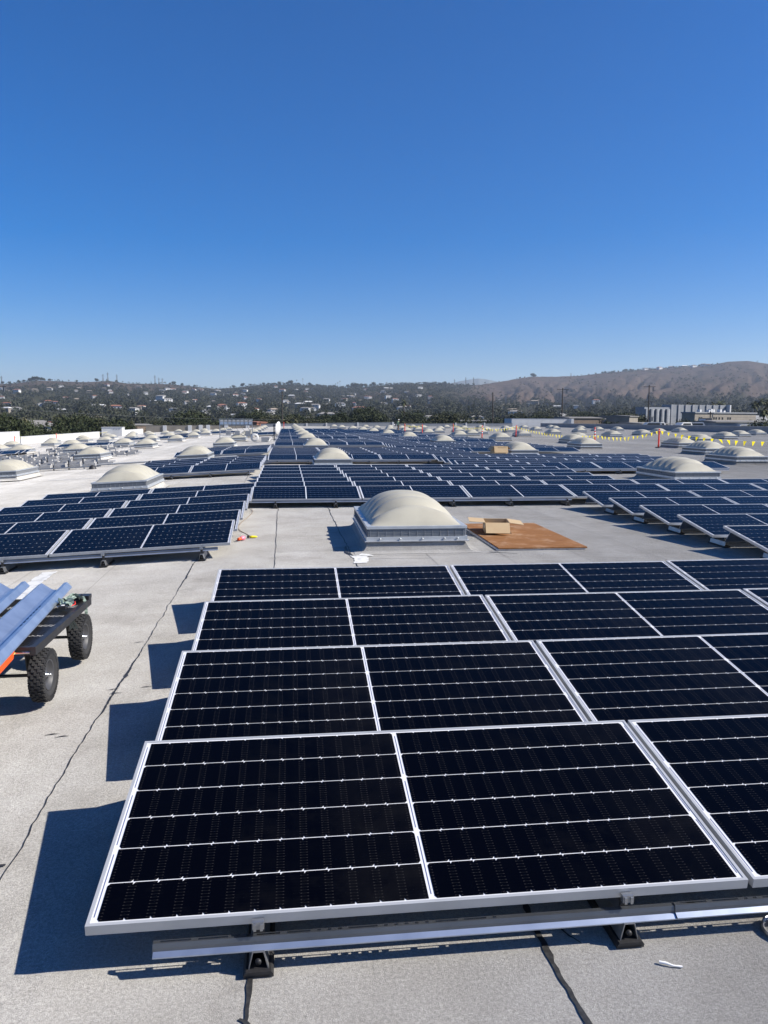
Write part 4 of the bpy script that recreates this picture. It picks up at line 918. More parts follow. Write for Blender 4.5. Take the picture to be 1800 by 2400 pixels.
FM = [(10.2, .040), (11.1, .0448), (11.9, .0470), (12.64, .0497), (13.2, .0510), (13.6, .0518), (14.19, .0507), (14.93, .048), (16.03, .0460), (18, .040), (22, .03)]
f = MB(); RR = 9000
top = [(math.sin(R(a)) * RR, math.cos(R(a)) * RR, CAMH + b * RR) for a, b in FM]
for (a, b), (c, d) in zip(FM[:-1], FM[1:]):
    n = 4
    for i in range(n):
        for j in range(6):
            def pt(s, t): 
                an = a + (c - a) * s; h = (b + (d - b) * s); rr = RR - (1 - t) * 2600; return (math.sin(R(an)) * rr, math.cos(R(an)) * rr, CAMH + h * RR * t ** 1.2 + 30 * math.sin(an * 9 + t * 5) * t * (1 - t) * 2)
            f.face([pt(i / n, j / 6), pt((i + 1) / n, j / 6), pt((i + 1) / n, (j + 1) / 6), pt(i / n, (j + 1) / 6)], 0, True)
tag(f.obj('far_mountain', M['farmt']), kind='structure')

# ------------------------------------------------------------------ trees
def ico(sub):
    bm = bmesh.new(); bmesh.ops.create_icosphere(bm, subdivisions=sub, radius=1.0); v = np.array([x.co[:] for x in bm.verts]); fc = np.array([[q.index for q in p.verts] for p in bm.faces]); bm.free(); return v, fc
IC1, IC2 = ico(1), ico(2)
npr = np.random.RandomState(3)
def merged_mesh(name, items, mats, tint):
    V = np.concatenate([a for a, b in items]); off = 0; F = []
    for a, b in items: F.append(b + off); off += len(a)
    F = np.concatenate(F); me = bpy.data.meshes.new(name)
    me.vertices.add(len(V)); me.vertices.foreach_set('co', V.astype(np.float32).ravel()); me.loops.add(F.size); me.loops.foreach_set('vertex_index', F.astype(np.int32).ravel())
    me.polygons.add(len(F)); me.polygons.foreach_set('loop_start', np.arange(0, F.size, 3, dtype=np.int32)); me.polygons.foreach_set('loop_total', np.full(len(F), 3, dtype=np.int32))
    me.update(calc_edges=True)
    for m in mats: me.materials.append(m)
    at = me.attributes.new('tint', 'FLOAT', 'FACE'); at.data.foreach_set('value', tint.astype(np.float32)); me.validate(); return me
HOUSES = []
hr = random.Random(11)
def far_from_houses(x, y):
    for (hx, hy, s) in HOUSES:
        dx, dy = x - hx, y - hy; r = math.hypot(hx, hy); ux, uy = hx / r, hy / r
        along = -(dx * ux + dy * uy); side = abs(dx * uy - dy * ux)
        if side < s * .65 and -8 < along < 55: return False
    return True
def at_pa(phi, r): return r * math.sin(R(phi)), r * math.cos(R(phi))
while len(HOUSES) < 240:
    u = hr.random(); phi = hr.uniform(-21, 10) if u < .82 else hr.uniform(9, 22)
    r = hr.uniform(650, 2650) if phi < 10 else hr.uniform(600, 1900)
    x, y = at_pa(phi, r); HOUSES.append((x, y, hr.uniform(8, 17)))
HOUSES += [(*at_pa(a, 3870 - 30 * hr.random()), 26) for a in (25.2, 26.1, 26.8, 27.7, 28.3, 28.9, 29.2)]
# hillside woods
items = []; tints = []
grid = {}
for h in HOUSES: grid.setdefault((int(h[0] // 80), int(h[1] // 80)), []).append(h)
def clear(x, y):
    for i in (-1, 0, 1):
        for j in (-1, 0, 1):
            for (hx, hy, s) in grid.get((int(x // 80) + i, int(y // 80) + j), []):
                dx, dy = x - hx, y - hy; r = math.hypot(hx, hy); ux, uy = hx / r, hy / r; along = -(dx * ux + dy * uy); side = abs(dx * uy - dy * ux)
                if side < s * .62 and -9 < along < 60: return False
    return True
N = 0; tries = 0
while N < 21000 and tries < 90000:
    tries += 1
    phi = npr.uniform(-24, 37); t = npr.uniform(0, 1) ** 0.85
    Rc = float(crestR(phi)); r = 480 + (Rc - 460) * t; x, y = at_pa(phi, r)
    w = float(sstep(9, 15, phi)); d = 1.0
    if w > 0: d = 1 - w * float(sstep(.36, .55, t)) * 0.985
    if phi > 26.5 and .5 < t < .80: d = max(d, .16 + .22 * math.sin(phi * 2.3 + t * 9))
    elif w > .9 and .5 < t < .97: d = max(d, .05 + .10 * math.sin(phi * 1.9 + t * 14))
    if phi < 1 and t > .80: d *= 0.16 + .84 * float(sstep(-5, 1, phi))
    if phi > 22.4 and phi < 29.6 and t > .962: d = .8
    if 7 < phi < 11.5 and t > .55: d = .9
    if 4 < phi < 8 and .5 < t < .75: d *= .4
    nz = math.sin(x * .011 + 1.3 * math.sin(y * .007)) * math.sin(y * .009 + 1.1); d *= 0.75 + .35 * nz if phi < 10 else 1
    if npr.uniform() > d or not clear(x, y): continue
    z = float(terrain_z(x, y)); h = npr.uniform(5, 11) * (1.25 if r < 1200 else 1); wd = h * npr.uniform(.42, .62)
    h *= .72; wd *= .78
    tall = npr.uniform() < .06
    if tall: h *= 1.7; wd = h * .13
    m = 26 if r > 1500 else 46 if r > 900 else 90
    d_ = npr.normal(size=(m, 3)); d_ /= np.linalg.norm(d_, axis=1)[:, None]; d_[:, 2] = np.abs(d_[:, 2]) * 1.1 - .25
    P = d_ * (npr.uniform(.55, 1.05, (m, 1))) * np.array([wd, wd, h * .62]) + np.array([x, y, z + h * .40])
    sz = wd * (.62 if r > 1500 else .50 if r > 900 else .38)
    A_ = npr.normal(size=(m, 3)); B_ = npr.normal(size=(m, 3)); A_ *= sz / np.linalg.norm(A_, axis=1)[:, None]; B_ *= sz / np.linalg.norm(B_, axis=1)[:, None]
    items.append((np.stack([P - A_ * .5, P + A_ * .5, P + B_], 1).reshape(-1, 3), np.arange(m * 3).reshape(m, 3))); tints.append(np.full(m, npr.uniform(0, 1) ** 2) + npr.uniform(-.2, .25, m)); N += 1
tag(link('hillside_woods', merged_mesh('hillside_woods', items, [M['leafhill']], np.clip(np.concatenate(tints), 0, 1))), 'dense green woods covering the hills behind the town', kind='stuff')

# near trees: leaf clumps on limbs
def crown_mesh(seed, lobes, n, leaf, mat_, spread=1.0):
    r = np.random.RandomState(seed); items = []; tint = []
    per = n // len(lobes)
    for (cx, cy, cz, a, b, c) in lobes:
        d = r.normal(size=(per, 3)); d /= np.linalg.norm(d, axis=1)[:, None]; rad = r.uniform(.55, 1.04, per) ** .6
        bumpy = 1 + .16 * np.sin(d @ r.uniform(-5, 5, 3)) + .12 * np.sin(d @ r.uniform(-9, 9, 3))
        P = d * (rad * bumpy)[:, None] * np.array([a, b, c]) + np.array([cx, cy, cz])
        P = P[P[:, 2] > cz - c * .75]
        m = len(P); t1 = r.normal(size=(m, 3)); t2 = r.normal(size=(m, 3)); t1 *= leaf / np.linalg.norm(t1, axis=1)[:, None]; t2 *= leaf / np.linalg.norm(t2, axis=1)[:, None]
        V = np.stack([P, P + t1, P + t2 * .9], 1).reshape(-1, 3); F = np.arange(m * 3).reshape(m, 3)
        items.append((V, F)); tint.append(r.uniform(0, .6) + r.uniform(0, .4, m))
    return merged_mesh('crown', items, [mat_], np.clip(np.concatenate(tint), 0, 1))
def lobes(seed, k, R_, H):
    r = np.random.RandomState(seed); out = [(0, 0, H * .62, R_ * .62, R_ * .62, H * .34)]
    for i in range(k):
        a = 2 * math.pi * i / k + r.uniform(-.4, .4); q = R_ * r.uniform(.35, .62); s = r.uniform(.30, .50)
        out.append((q * math.cos(a), q * math.sin(a), H * r.uniform(.42, .80), R_ * s, R_ * s, H * s * .55))
    return out
CROWNS = [crown_mesh(i, lobes(i, 7, 5.2, 10), 4200, .52, M['leaf'] if i % 3 else M['leaf2']) for i in range(6)]
CYP = crown_mesh(50, [(0, 0, 2.0, .9, .9, 2.2), (0, 0, 5, 1.0, 1.0, 3), (0, 0, 8, .65, .65, 2.8), (0, 0, 10.3, .3, .3, 1.6)], 2200, .30, M['leaf'])
PINE = crown_mesh(51, [(0, 0, 4, 2.6, 2.6, 1.4), (.3, 0, 6, 2.2, 2.2, 1.3), (0, .3, 8.2, 1.6, 1.6, 1.3), (0, 0, 10.4, 1.0, 1.0, 1.3), (0, 0, 12, .5, .5, 1.2)], 3000, .42, M['leaf'])
def trunk_mesh(h, r0, limbs=True, seed=0):
    f = MB(); r = random.Random(seed); f.tube([(0, 0, -.5), (r.uniform(-.1, .1), 0, h * .3), (r.uniform(-.2, .2), r.uniform(-.2, .2), h * .62)], [r0, r0 * .75, r0 * .5], 7)
    if limbs:
        for i in range(5):
            a = i * 1.26 + r.uniform(-.3, .3); f.tube([(0, 0, h * .28), (math.cos(a) * h * .12, math.sin(a) * h * .12, h * .45), (math.cos(a) * h * .3, math.sin(a) * h * .3, h * .66)], [r0 * .5, r0 * .35, r0 * .15], 5)
    return f.mesh('trunk', M['bark'])
TRK = [trunk_mesh(10, .32, True, i) for i in range(3)]; TRT = trunk_mesh(12, .2, False, 9)
def palm_meshes(h, seed, fan=True):
    r = random.Random(seed); f = MB(); f.tube([(0, 0, -.5), (.1, 0, h * .4), (.05, .1, h)], [.28, .2, .17], 7); g = MB()
    for i in range(30):
        a = i * 2.4; e = r.uniform(-.9, 1.1); L_ = r.uniform(1.5, 2.1); dr = r.uniform(.5, 1.2); pts = []
        for k in range(5):
            s = k / 4; pts.append(Vector((math.cos(a) * L_ * s * math.cos(e * .6), math.sin(a) * L_ * s * math.cos(e * .6), h + L_ * s * math.sin(e) - dr * s * s)))
        sd = Vector((-math.sin(a), math.cos(a), 0)); w = [.06, .34, .40, .26, .03]
        for k in range(4): g.face([pts[k] - sd * w[k], pts[k] + sd * w[k], pts[k + 1] + sd * w[k + 1], pts[k + 1] - sd * w[k + 1]])
    g.lathe([(.35, h - 2.0), (.5, h - 1.0), (.3, h)], 9)
    return f.mesh('trunk', M['bark']), g.mesh('crown', M['palm'])
PM = [palm_meshes(12, 1), palm_meshes(16, 2), palm_meshes(9, 3)]
def place_tree(kind, x, y, s, label, group, z=None, i=0):
    z = float(terrain_z(x, y)) if z is None else z
    nm = {'c': 'cypress_tree', 'p': 'palm_tree', 'n': 'pine_tree'}.get(kind, 'tree')
    t = empty(nm, (x, y, z), (0, 0, rnd.uniform(0, 6.28))); t.scale = (s * rnd.uniform(.9, 1.1), s * rnd.uniform(.9, 1.1), s); tag(t, label, nm.replace('_', ' '), group)
    if kind == 't': link('trunk', TRK[i % 3], t); link('crown', CROWNS[i % 6], t)
    elif kind == 'c': link('trunk', TRT, t); link('crown', CYP, t)
    elif kind == 'n': link('trunk', TRT, t); link('crown', PINE, t)
    else: a, b = PM[i % 3]; link('trunk', a, t); link('crown', b, t)
def uaz(u): return math.degrees(math.atan((u - 900) / FPX)) + 6.76        # azimuth of a photograph column
def rng_of(phi):                                                        # first range beyond the building
    x_, y_ = math.sin(R(phi)), math.cos(R(phi)); c = []
    if y_ > 0: c.append((Y1 + 12) / y_)
    if x_ > 0: c.append((X1 + 12) / x_)
    if x_ < 0: c.append((X0 - 14) / x_)
    return min(c)
# (photograph column, range beyond the edge, kind, tree top as tangent of elevation, word)
r_ = random.Random(21); NT_ = 0
def ord_word(n): return n
where = lambda phi: 'left' if phi < -8 else 'left of centre' if phi < 2 else 'centre' if phi < 10 else 'right of centre' if phi < 20 else 'right'
ZN = [(-90, 'far left'), (-17, 'left'), (-11, 'left of centre'), (-5, 'just left of centre'), (0, 'centre left'), (5, 'centre right'), (10, 'just right of centre'), (15, 'right of centre'), (20, 'right'), (26, 'far right')]
def zone(phi): return [n for a, n in ZN if phi >= a][-1]
def ordn(i):
    T = ['twenty', 'thirty', 'forty']
    return NUMW[i] if i < 20 else T[(i - 20) // 10] + '-' + NUMW[(i - 20) % 10]
kinds_w = {'t': 'round green tree', 'c': 'dark narrow cypress', 'n': 'dark pointed pine', 'p': 'palm tree'}
spec = []
for k in range(135):
    phi = r_.uniform(-23, 35); base = rng_of(phi); r = base + r_.uniform(2, 460); top = r_.uniform(0.2, .017 * r) if -8 < phi < 24.5 else r_.uniform(-1, .006 * r)
    spec.append((phi, r, 't', top))
for u, r, top in [(60, 160, 1.6), (20, 175, 2.2), (110, 180, 1.0), (190, 215, 2.6), (225, 220, 2.0), (170, 230, 2.4), (250, 235, 1.4), (735, 260, 1.9), (760, 255, 1.6), (775, 262, 1.5), (855, 330, 6.2), (870, 335, 5.0), (838, 330, 3.5), (985, 240, 1.7), (1000, 236, 1.9), (972, 240, 1.2), (1028, 232, 0.6), (1142, 300, 1.2), (1545, 190, .4), (1575, 185, .2), (1560, 188, .3), (1797, 170, 2.2), (1786, 176, .4), (1730, 230, 1.0), (1750, 235, .8), (1330, 250, 2.2), (1380, 260, 2.8), (1480, 270, 3.4), (1440, 280, 3.6)]:
    spec.append((uaz(u), r, 't', top))
for u, r, top in [(946, 420, 12.2), (672, 240, 1.9), (692, 250, 2.2), (62, 230, 2.4), (142, 240, 2.5), (1603, 520, 13), (1616, 530, 13.5), (1573, 560, 12), (1663, 500, 13), (1680, 505, 14), (1775, 420, 12.5), (1790, 425, 13), (1760, 430, 12), (1562, 540, 11), (1227, 360, 2.5), (1255, 330, 1.6), (700, 500, 5), (1782, 260, 6)]:
    spec.append((uaz(u), r, 'p', top))
for u, r, top in [(1533, 480, 8.2), (1540, 482, 8.4), (1547, 480, 8.0), (1552, 484, 8.6), (1576, 470, 8.6), (1582, 472, 8.8), (1587, 471, 8.2), (336, 420, 2.2), (1603, 215, 1.6), (1688, 205, 1.4), (1108, 900, 22), (1096, 905, 17), (1052, 1000, 14), (898, 1000, 14), (1400, 800, 10), (905, 420, 3.5), (1350, 700, 9)]:
    spec.append((uaz(u), r, 'c' if u not in (1603, 1688, 1096) else 'n', top))
spec += [(uaz(u), 700 + r_.uniform(0, 500), 'n', r_.uniform(5, 15)) for u in (1480, 1500, 1250, 1290, 560, 420, 1690, 1740, 1770, 1715, 1640)]
NUMW = ['first', 'second', 'third', 'fourth', 'fifth', 'sixth', 'seventh', 'eighth', 'ninth', 'tenth', 'eleventh', 'twelfth', 'thirteenth', 'fourteenth', 'fifteenth', 'sixteenth', 'seventeenth', 'eighteenth', 'nineteenth', 'twentieth']
spec.sort(key=lambda s: s[0]); cnt = {}
for k, (phi, r, kd, top) in enumerate(spec):
    x, y = at_pa(phi, r); zb = float(terrain_z(x, y)); H = {'t': 9.6, 'c': 11.6, 'n': 13, 'p': (12, 16, 9)[k % 3] + 1.0}[kd]; s = max(.25, (top - zb) / H)
    zn = zone(phi); key = (kd, zn); cnt[key] = cnt.get(key, 0) + 1; c_ = cnt[key] - 1
    place_tree(kd, x, y, s, f'{kinds_w[kd]} beyond the roof, {zn}, {ordn(c_)} from left', 'trees beyond the roof', i=k)
# ridge-top trees
rk_ = [(16, 14), (32, 12), (54, 16), (66, 14), (80, 18), (88, 22), (95, 22), (104, 20), (112, 16), (125, 14), (188, 10), (234, 18), (280, 10), (412, 20), (431, 14), (460, 12), (550, 14), (571, 22), (590, 12), (620, 16), (631, 14), (645, 14), (657, 18), (675, 16), (683, 24), (701, 14), (727, 20), (745, 14), (775, 12), (784, 14), (815, 18), (829, 30), (835, 26), (846, 24), (856, 18), (868, 14), (875, 22), (890, 14), (1040, 18), (1094, 12), (1106, 12), (1213, 12), (1243, 26), (1248, 20), (1224, 10), (1338, 8), (1346, 8), (1372, 10), (1388, 12), (1403, 16), (1410, 18), (1425, 14), (1430, 14), (1452, 16), (1458, 18), (1468, 18), (1474, 14), (1485, 12), (1510, 10), (1530, 10), (1566, 14), (1626, 14), (1643, 14), (1655, 10), (1668, 10)]
for i, (u, h) in enumerate(rk_):
    phi = uaz(u) ; Rc = float(crestR(phi)) - 25; x, y = at_pa(phi, Rc); place_tree('t', x, y, h / 11.5, f'tree on the skyline ridge, {ordn(i) if i < 50 else ("fifty-" if i < 60 else "sixty-") + NUMW[i % 10]} from left along the skyline', 'trees on the skyline', z=float(terrain_z(x, y)) - h * .22, i=i)
for i, u in enumerate((697, 711, 787, 792, 797)):
    phi = uaz(u); Rc = float(crestR(phi)) - 20; x, y = at_pa(phi, Rc); place_tree('p', x, y, 1.5, f'thin palm on the skyline left of centre, {NUMW[i]} from the left', 'palms on the skyline', i=i)

# ------------------------------------------------------------------ houses
def house_mesh(k):
    f = MB(); w, d, h = [(1, .55, .24), (1, .6, .36), (.8, .6, .22), (1.1, .5, .24)][k % 4]; m = k % 3
    f.box(-w / 2, w / 2, -d / 2, d / 2, -.4, h, 0)
    o = .04; rz = h + .14; rl = w / 2 - d * .35
    A = [(-w / 2 - o, -d / 2 - o, h), (w / 2 + o, -d / 2 - o, h), (w / 2 + o, d / 2 + o, h), (-w / 2 - o, d / 2 + o, h)]; B = [(-rl, 0, rz), (rl, 0, rz)]
    f.face([A[0], A[1], B[1], B[0]], 1); f.face([A[1], A[2], B[1]], 1); f.face([A[2], A[3], B[0], B[1]], 1); f.face([A[3], A[0], B[0]], 1); f.face(A[::-1], 1)
    for x in (-.32, -.08, .2): f.box(x * w, x * w + .12, -d / 2 - .006, -d / 2 + .01, h * .35, h * .72, 2)
    for y in (-.1, .12): f.box(w / 2 - .01, w / 2 + .006, y, y + .09, h * .35, h * .72, 2)
    return f
HM = []
for k in range(8): HM.append(house_mesh(k).mesh('house', [[M['white'], M['white'], M['stucco'], M['beige']][k % 4], [M['greyroof'], M['redroof'], M['tanroof'], M['white'], M['greyroof']][k % 5], M['glass']]))
HG = {'left': 'pale houses on the left hillside', 'left of centre': 'pale houses on the hillside left of centre', 'centre': 'pale houses on the central hillside', 'right of centre': 'pale houses in the town right of centre', 'right': 'pale houses on the right'}
hk = {}
for i, (x, y, s) in sorted(enumerate(HOUSES), key=lambda q: math.atan2(q[1][0], q[1][1])):
    phi = math.degrees(math.atan2(x, y)); z = float(terrain_z(x, y)); o = link('house', HM[i % 8], None, (x, y, z + 1.0 + (1 if s > 14 else 0)), (0, 0, hr.uniform(-.6, .6)), (s, s, s * .8))
    dist = math.hypot(x, y); el = (z - CAMH) / dist; tier = 'crest' if dist > 3700 else 'upper slope' if el > .022 else 'middle slope' if el > .010 else 'lower slope'
    key = (zone(phi), tier); hk[key] = hk.get(key, 0) + 1
    tag(o, f'small {["white", "white", "pale grey", "beige"][i % 4]} house, {tier}, {zone(phi)}, {ordn(hk[key] - 1)} from left there', 'house', 'small houses among the hillside trees')
# flat roofs of the town between the trees
TG = random.Random(77); bk = {}
for i, phi in enumerate(sorted(TG.uniform(-22, 24) for _ in range(46))):
    r = rng_of(phi) + TG.uniform(40, 330); x, y = at_pa(phi, r); s = TG.uniform(12, 20); zn = zone(phi); bk[zn] = bk.get(zn, 0) + 1
    o = link('bungalow', HM[(i * 3 + 1) % 8], None, (x, y, GZ + TG.uniform(1.0, 2.6)), (0, 0, TG.uniform(-.5, .5)), (s, s, s * .8)); tag(o, f'low bungalow behind the warehouse, {zn}, {ordn(bk[zn] - 1)} from left there', 'bungalow', 'bungalows behind the warehouse')

# ------------------------------------------------------------------ buildings on the right
def at_u(u, rng): p = uaz(u); return at_pa(p, rng)
def ztan(v, u, depth): return CAMH + (982.5 - v) / FPX * depth
D = 330.0
def camxy(u, depth):
    c = Vector((math.sin(YAW), math.cos(YAW))) * depth; s = Vector((math.cos(YAW), -math.sin(YAW))) * ((u - 900) / FPX * depth); return (c + s)
# fluted white theatre building
P0 = camxy(1567, D); P1 = camxy(1696, D + 12); ax = (P1 - P0); Lb = ax.length; ang = math.atan2(ax.y, ax.x)
ft = empty('fluted_building', (P0.x, P0.y, GZ), (0, 0, ang)); tag(ft, 'big windowless pale building with tall zigzag wall fins', 'building')
zt = ztan(946, 1600, D) - GZ
f = MB(); f.box(-14, -.02, 0.5, 6, 0, zt - 1.2); f.box(0, Lb, 0.5, 6, 0, zt - .05); f.obj('main_wall', M['greywall'], ft)
nb = 8; stp = Lb / nb
for i in range(nb):
    f = MB(); x = i * stp; f.box(x, x + stp * .26, .12, .49, 0, zt); f.obj('wall_fin', M['pier'], ft)
f = MB(); f.prism([(Lb, .49), (Lb - .02, -1.6), (Lb + .7, -1.6), (Lb + .7, .49)], 0, zt, axis='z'); f.obj('wall_fin', M['white'], ft)
for i in range(5):
    f = MB(); x = -14 + i * 2.8; f.prism([(x, .49), (x + .05, -.5), (x + .8, -.5), (x + 2.78, .49)], 0, zt - 2.0, axis='z'); f.obj('low_fin', M['greywall'], ft)
# long low building
D2 = 300.0; P0 = camxy(1622, D2); P1 = camxy(1764, D2 + 20); ax = P1 - P0; Lb = ax.length
lb = empty('office_building', (P0.x, P0.y, GZ), (0, 0, math.atan2(ax.y, ax.x))); tag(lb, 'long low grey building with small windows and rooftop units', 'building'); zt = ztan(966, 1650, D2) - GZ
f = MB(); f.box(0, Lb, 0, 6, 0, zt); f.obj('wall', M['beige'], lb); f = MB(); f.box(-.3, Lb + .3, -.4, 6.3, zt + .003, zt + .5); f.obj('roof_edge', M['greywall'], lb)
for i, x in enumerate((2.4, 3.6, 11.2, 12.6, 14.5, 16.5, 20.0, 21.4)):
    f = MB(); f.box(x, x + .9, -.06, -.003, zt - 2.4, zt - 1.5); f.obj('window', M['glass'], lb)
for x in (7, 12.5, 13.9, 15.2, 19.6, 22): f = MB(); f.box(x, x + .9, 3, 4.5, zt + .51, zt + 1.2 + .3 * (x % 2)); f.obj('rooftop_unit', M['white'], lb)
f = MB(); f.box(Lb + .31, Lb + 14, 1.5, 6, 0, zt - .6); f.obj('side_wing', M['stucco'], lb)
# billboard
D3 = 205.0; p = camxy(1631, D3); bb = empty('billboard', (p.x, p.y, GZ), (0, 0, -.18)); tag(bb, 'framed billboard with a pale blue and grey picture beyond the parapet', 'billboard'); zt = ztan(977, 1631, D3) - GZ
f = MB(); f.box(-.1, 3.5, -.12, .0, zt - 2.3, zt); f.obj('frame', M['beige'], bb)
f = MB(); f.box(.1, 1.75, -.16, -.125, zt - 2.1, zt - .3, 0); f.box(1.752, 3.1, -.16, -.125, zt - 2.1, zt - .3, 1); f.obj('picture', [mat('pale_blue_print', (.35, .45, .58), .6), mat('grey_print', (.22, .20, .21), .6, noise=(1.5, 4, (.10, .09, .10), .4, .6))], bb)
for i, (w, z) in enumerate(((1.2, 1.45), (.7, 1.2), (.95, .95))):
    f = MB(); f.box(.2, .2 + w, -.166, -.161, zt - 2.1 + z - .035, zt - 2.1 + z + .035); f.obj('print_line', M['paper'], bb)
f = MB(); f.box(.3, .6, 0.003, .3, 0, zt - 1); f.box(2.8, 3.1, 0.003, .3, 0, zt - 1); f.obj('leg', M['steel'], bb)
# brown and grey sheds behind the far right parapet
for i, (u0, u1, v, d, m, lab) in enumerate([(1330, 1405, 977, 225, 'brownwall', 'long dark brown shed right of the white block'), (1412, 1445, 979, 230, 'greywall', 'pale grey shed with dark windows beyond the roof'), (1446, 1475, 974, 245, 'beige', 'tan shed right of the grey shed'), (1470, 1490, 973, 226, 'beige', 'narrow tan sign wall with dark frame'), (1500, 1560, 990, 175, 'greywall', 'low grey canopy behind the right parapet'), (1672, 1860, 985, 165, 'greywall', 'wide grey flat roof at the right edge'), (315, 358, 997, 235, 'brownwall', 'brown shed behind the far left parapet'), (603, 626, 990, 260, 'redroof', 'small red-roofed shed left of the dish'), (1050, 1160, 985, 300, 'stucco', 'pale low houses roofline behind the far middle parapet')]):
    a, b = camxy(u0, d), camxy(u1, d + 4); ax = b - a; L_ = ax.length; z = ztan(v, u0, d) - GZ; t = empty('shed', (a.x, a.y, GZ), (0, 0, math.atan2(ax.y, ax.x))); tag(t, lab, 'building')
    f = MB(); f.box(0, L_, 0, 9, 0, z - .25); f.obj('wall', M[m], t); f = MB(); f.prism([(-.3, z - .247), (9.3, z - .247), (9.3, z - .1), (4.5, z + .25), (-.3, z)], -.2, L_ + .2); f.obj('roof', M['greyroof'] if m != 'redroof' else M['redroof'], t)
    if i in (1, 2):
        for k in range(4): f = MB(); f.box(L_ * (.1 + k * .22), L_ * (.22 + k * .22), -.05, -.003, z - 1.5, z - .7); f.obj('window', M['glass'], t)
# parked white vans seen over the right parapet
for i, u in enumerate((1524, 1533, 1597, 1625, 1735, 1772, 1783)):
    d = 150 + i * 4; p = camxy(u, d); z = ztan(990.5 if u < 1700 else 995, u, d) - 1.0; t = empty('parked_van', (p.x, p.y, z), (0, 0, .3 * (i % 3) - .2)); tag(t, f'white vehicle roof seen over the right parapet, {NUMW[i]} from the left', 'van', 'white vehicles beyond the parapet')
    f = MB(); f.prism([(-1.7, 0), (-1.7, .75), (-1.1, 1.25), (1.3, 1.3), (1.7, .7), (1.7, 0)], -.8, .8, axis='y'); f.obj('body', M['white'], t); f = MB(); f.prism([(-1.2, .75), (-1.0, 1.1), (1.2, 1.1), (1.3, .75)], -.812, .812, axis='y'); f.obj('window', M['glass'], t)
    f = MB(); f.box(-2, 2, -1.5, 1.5, GZ - z, -.002); f.obj('loading_deck', M['concrete'], t)

# ------------------------------------------------------------------ poles, wires, masts
POLES = [(661.5, 919, 260, 0, 'thin brown utility pole left of centre beside the dish', .012), (1152, 920, 235, 0, 'thick dark utility pole right of centre', -.004), (1313, 909, 250, 3, 'dark utility pole with three crossarms, left of two', 0), (1514, 902, 240, 3, 'dark utility pole with three crossarms, right of two', -.006), (4, 905, 190, 1, 'dark utility pole at the left picture edge', .01), (1658, 962, 225, 1, 'short wooden pole right of the billboard', 0), (1756, 936, 420, 1, 'tall grey street light before the right hill', 0)]
ptop = []
for (u, v, d, arms, lab, lean) in POLES:
    p = camxy(u, d); zt = ztan(v, u, d) - GZ; t = empty('utility_pole', (p.x, p.y, GZ), (0, lean, -YAW)); tag(t, lab, 'utility pole'); w = 1.0 if d < 400 else .5
    f = MB(); f.tube([(0, 0, 0), (0, 0, zt * .5), (0, 0, zt)], [.26 * w, .21 * w, .15 * w], 8); f.obj('shaft', M['wood'] if d < 400 else M['steel'], t)
    for k in range(arms):
        z = zt - .5 - k * 4.6; L_ = 1.9 if d < 200 or arms == 3 else .9
        f = MB(); f.box(-L_ * .9, L_, -.06, .06, z - .07, z + .07); f.obj('crossarm', M['wood'], t)
        f = MB()
        for x in (-L_ * .85, L_ * .25, L_ * .93): f.lathe([(.05, z + .07), (.09, z + .14), (.05, z + .3), (0, z + .31)], 6, (x, 0, 0))
        f.box(L_ * .55, L_ * .8, -.12, .12, z - 1.3, z - .12); f.obj('insulator', M['steel'], t)
    if arms == 0:
        f = MB()
        for k in range(9): f.box(-.26, .26, -.03, .03, zt - 1 - k * 1.1, zt - .92 - k * 1.1)
        f.obj('pole_step', M['steel'], t)
    ptop.append(Vector((p.x, p.y, GZ + zt)))
def wire(a, b, sag, label):
    f = MB(); f.tube([a.lerp(b, i / 16) + Vector((0, 0, -4 * sag * (i / 16) * (1 - i / 16))) for i in range(17)], .018, 4); tag(f.obj('power_line', M['steel']), label, 'power line', 'power lines between the utility poles')
NW = ['top', 'second', 'third', 'fourth', 'lowest']
for (i, j, w) in ((2, 3, 'the two crossarm poles'), (1, 2, 'the thick dark pole and the left crossarm pole'), (0, 1, 'the thin brown pole and the thick dark pole'), (4, 0, 'the left edge pole and the thin brown pole')):
    for k, dz in enumerate((-9.3, -11.5, -12.6)): wire(ptop[i] + Vector((.5, 0, dz + (3.5 if i == 4 else 0))), ptop[j] + Vector((.5, 0, dz)), .8 + .3 * k, f'{NW[k]} thin wire between {w}')
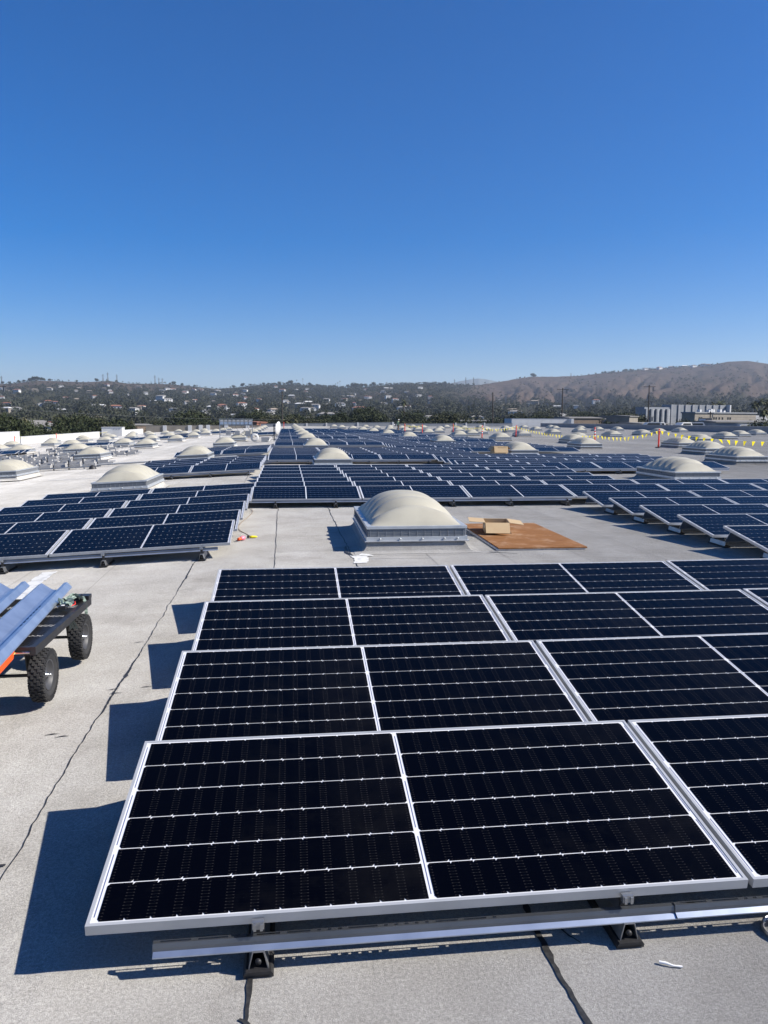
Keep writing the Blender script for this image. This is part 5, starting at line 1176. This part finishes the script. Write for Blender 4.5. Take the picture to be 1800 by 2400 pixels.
for k, dz in enumerate((-9.3, -11.5)): wire(ptop[3] + Vector((.5, 0, dz)), ptop[3] + Vector((95, -75, dz + 1)), 1.0, f'{NW[k]} thin wire leaving the right crossarm pole')
def mast(u, v, phi_off, lab, wd=5.0):
    phi = uaz(u); Rc = float(crestR(phi)) - 10; x, y = at_pa(phi, Rc); z0 = float(terrain_z(x, y)) - 2; dep = Rc * math.cos(R(phi - 6.76)); z1 = ztan(v, u, dep); h = z1 - z0
    f = MB(); r = .5
    for sx, sy in ((-1, -1), (1, -1), (1, 1), (-1, 1)): f.tube([(sx * wd / 2, sy * wd / 2, 0), (sx * wd * .16, sy * wd * .16, h * .6), (sx * .3, sy * .3, h)], r, 4)
    n = 8
    for k in range(n):
        a, b = k / n, (k + 1) / n; wa, wb = wd / 2 * (1 - a * .9), wd / 2 * (1 - b * .9)
        f.tube([(-wa, -wa, a * h), (wb, -wb, b * h)], r * .5, 4); f.tube([(wa, -wa, a * h), (-wb, -wb, b * h)], r * .5, 4)
    for q in (.72, .84): f.box(-wd * .9, wd * .9, -.3, .3, h * q - .3, h * q + .3)
    t = empty('lattice_tower', (x, y, z0)); tag(t, lab, 'tower', 'thin towers on the skyline'); f.obj('lattice', M['steel'], t)
for i, (u, v) in enumerate([(14, 886), (86, 886), (249, 881), (260, 877), (281, 882), (369, 883), (378, 889), (386, 890), (905, 897), (1062, 890), (1088, 885), (1106, 885), (1331, 875)]):
    mast(u, v, 0, f'thin lattice tower on the skyline, {NUMW[i]} from the left')

# ------------------------------------------------------------------ haze
f = MB(); f.box(-11200, 11200, -900, 11200, GZ - 1.8, 520)
hz = mat('haze_air'); nt = hz.node_tree; nt.nodes.clear(); out = nt.nodes.new('ShaderNodeOutputMaterial'); pv = nt.nodes.new('ShaderNodeVolumePrincipled')
pv.inputs['Color'].default_value = (.70, .83, 1.0, 1); pv.inputs['Density'].default_value = 0.000078; pv.inputs['Anisotropy'].default_value = 0.2
nt.links.new(pv.outputs[0], out.inputs['Volume'])
tag(f.obj('haze', hz), 'pale blue haze of distance over the hills', kind='stuff')
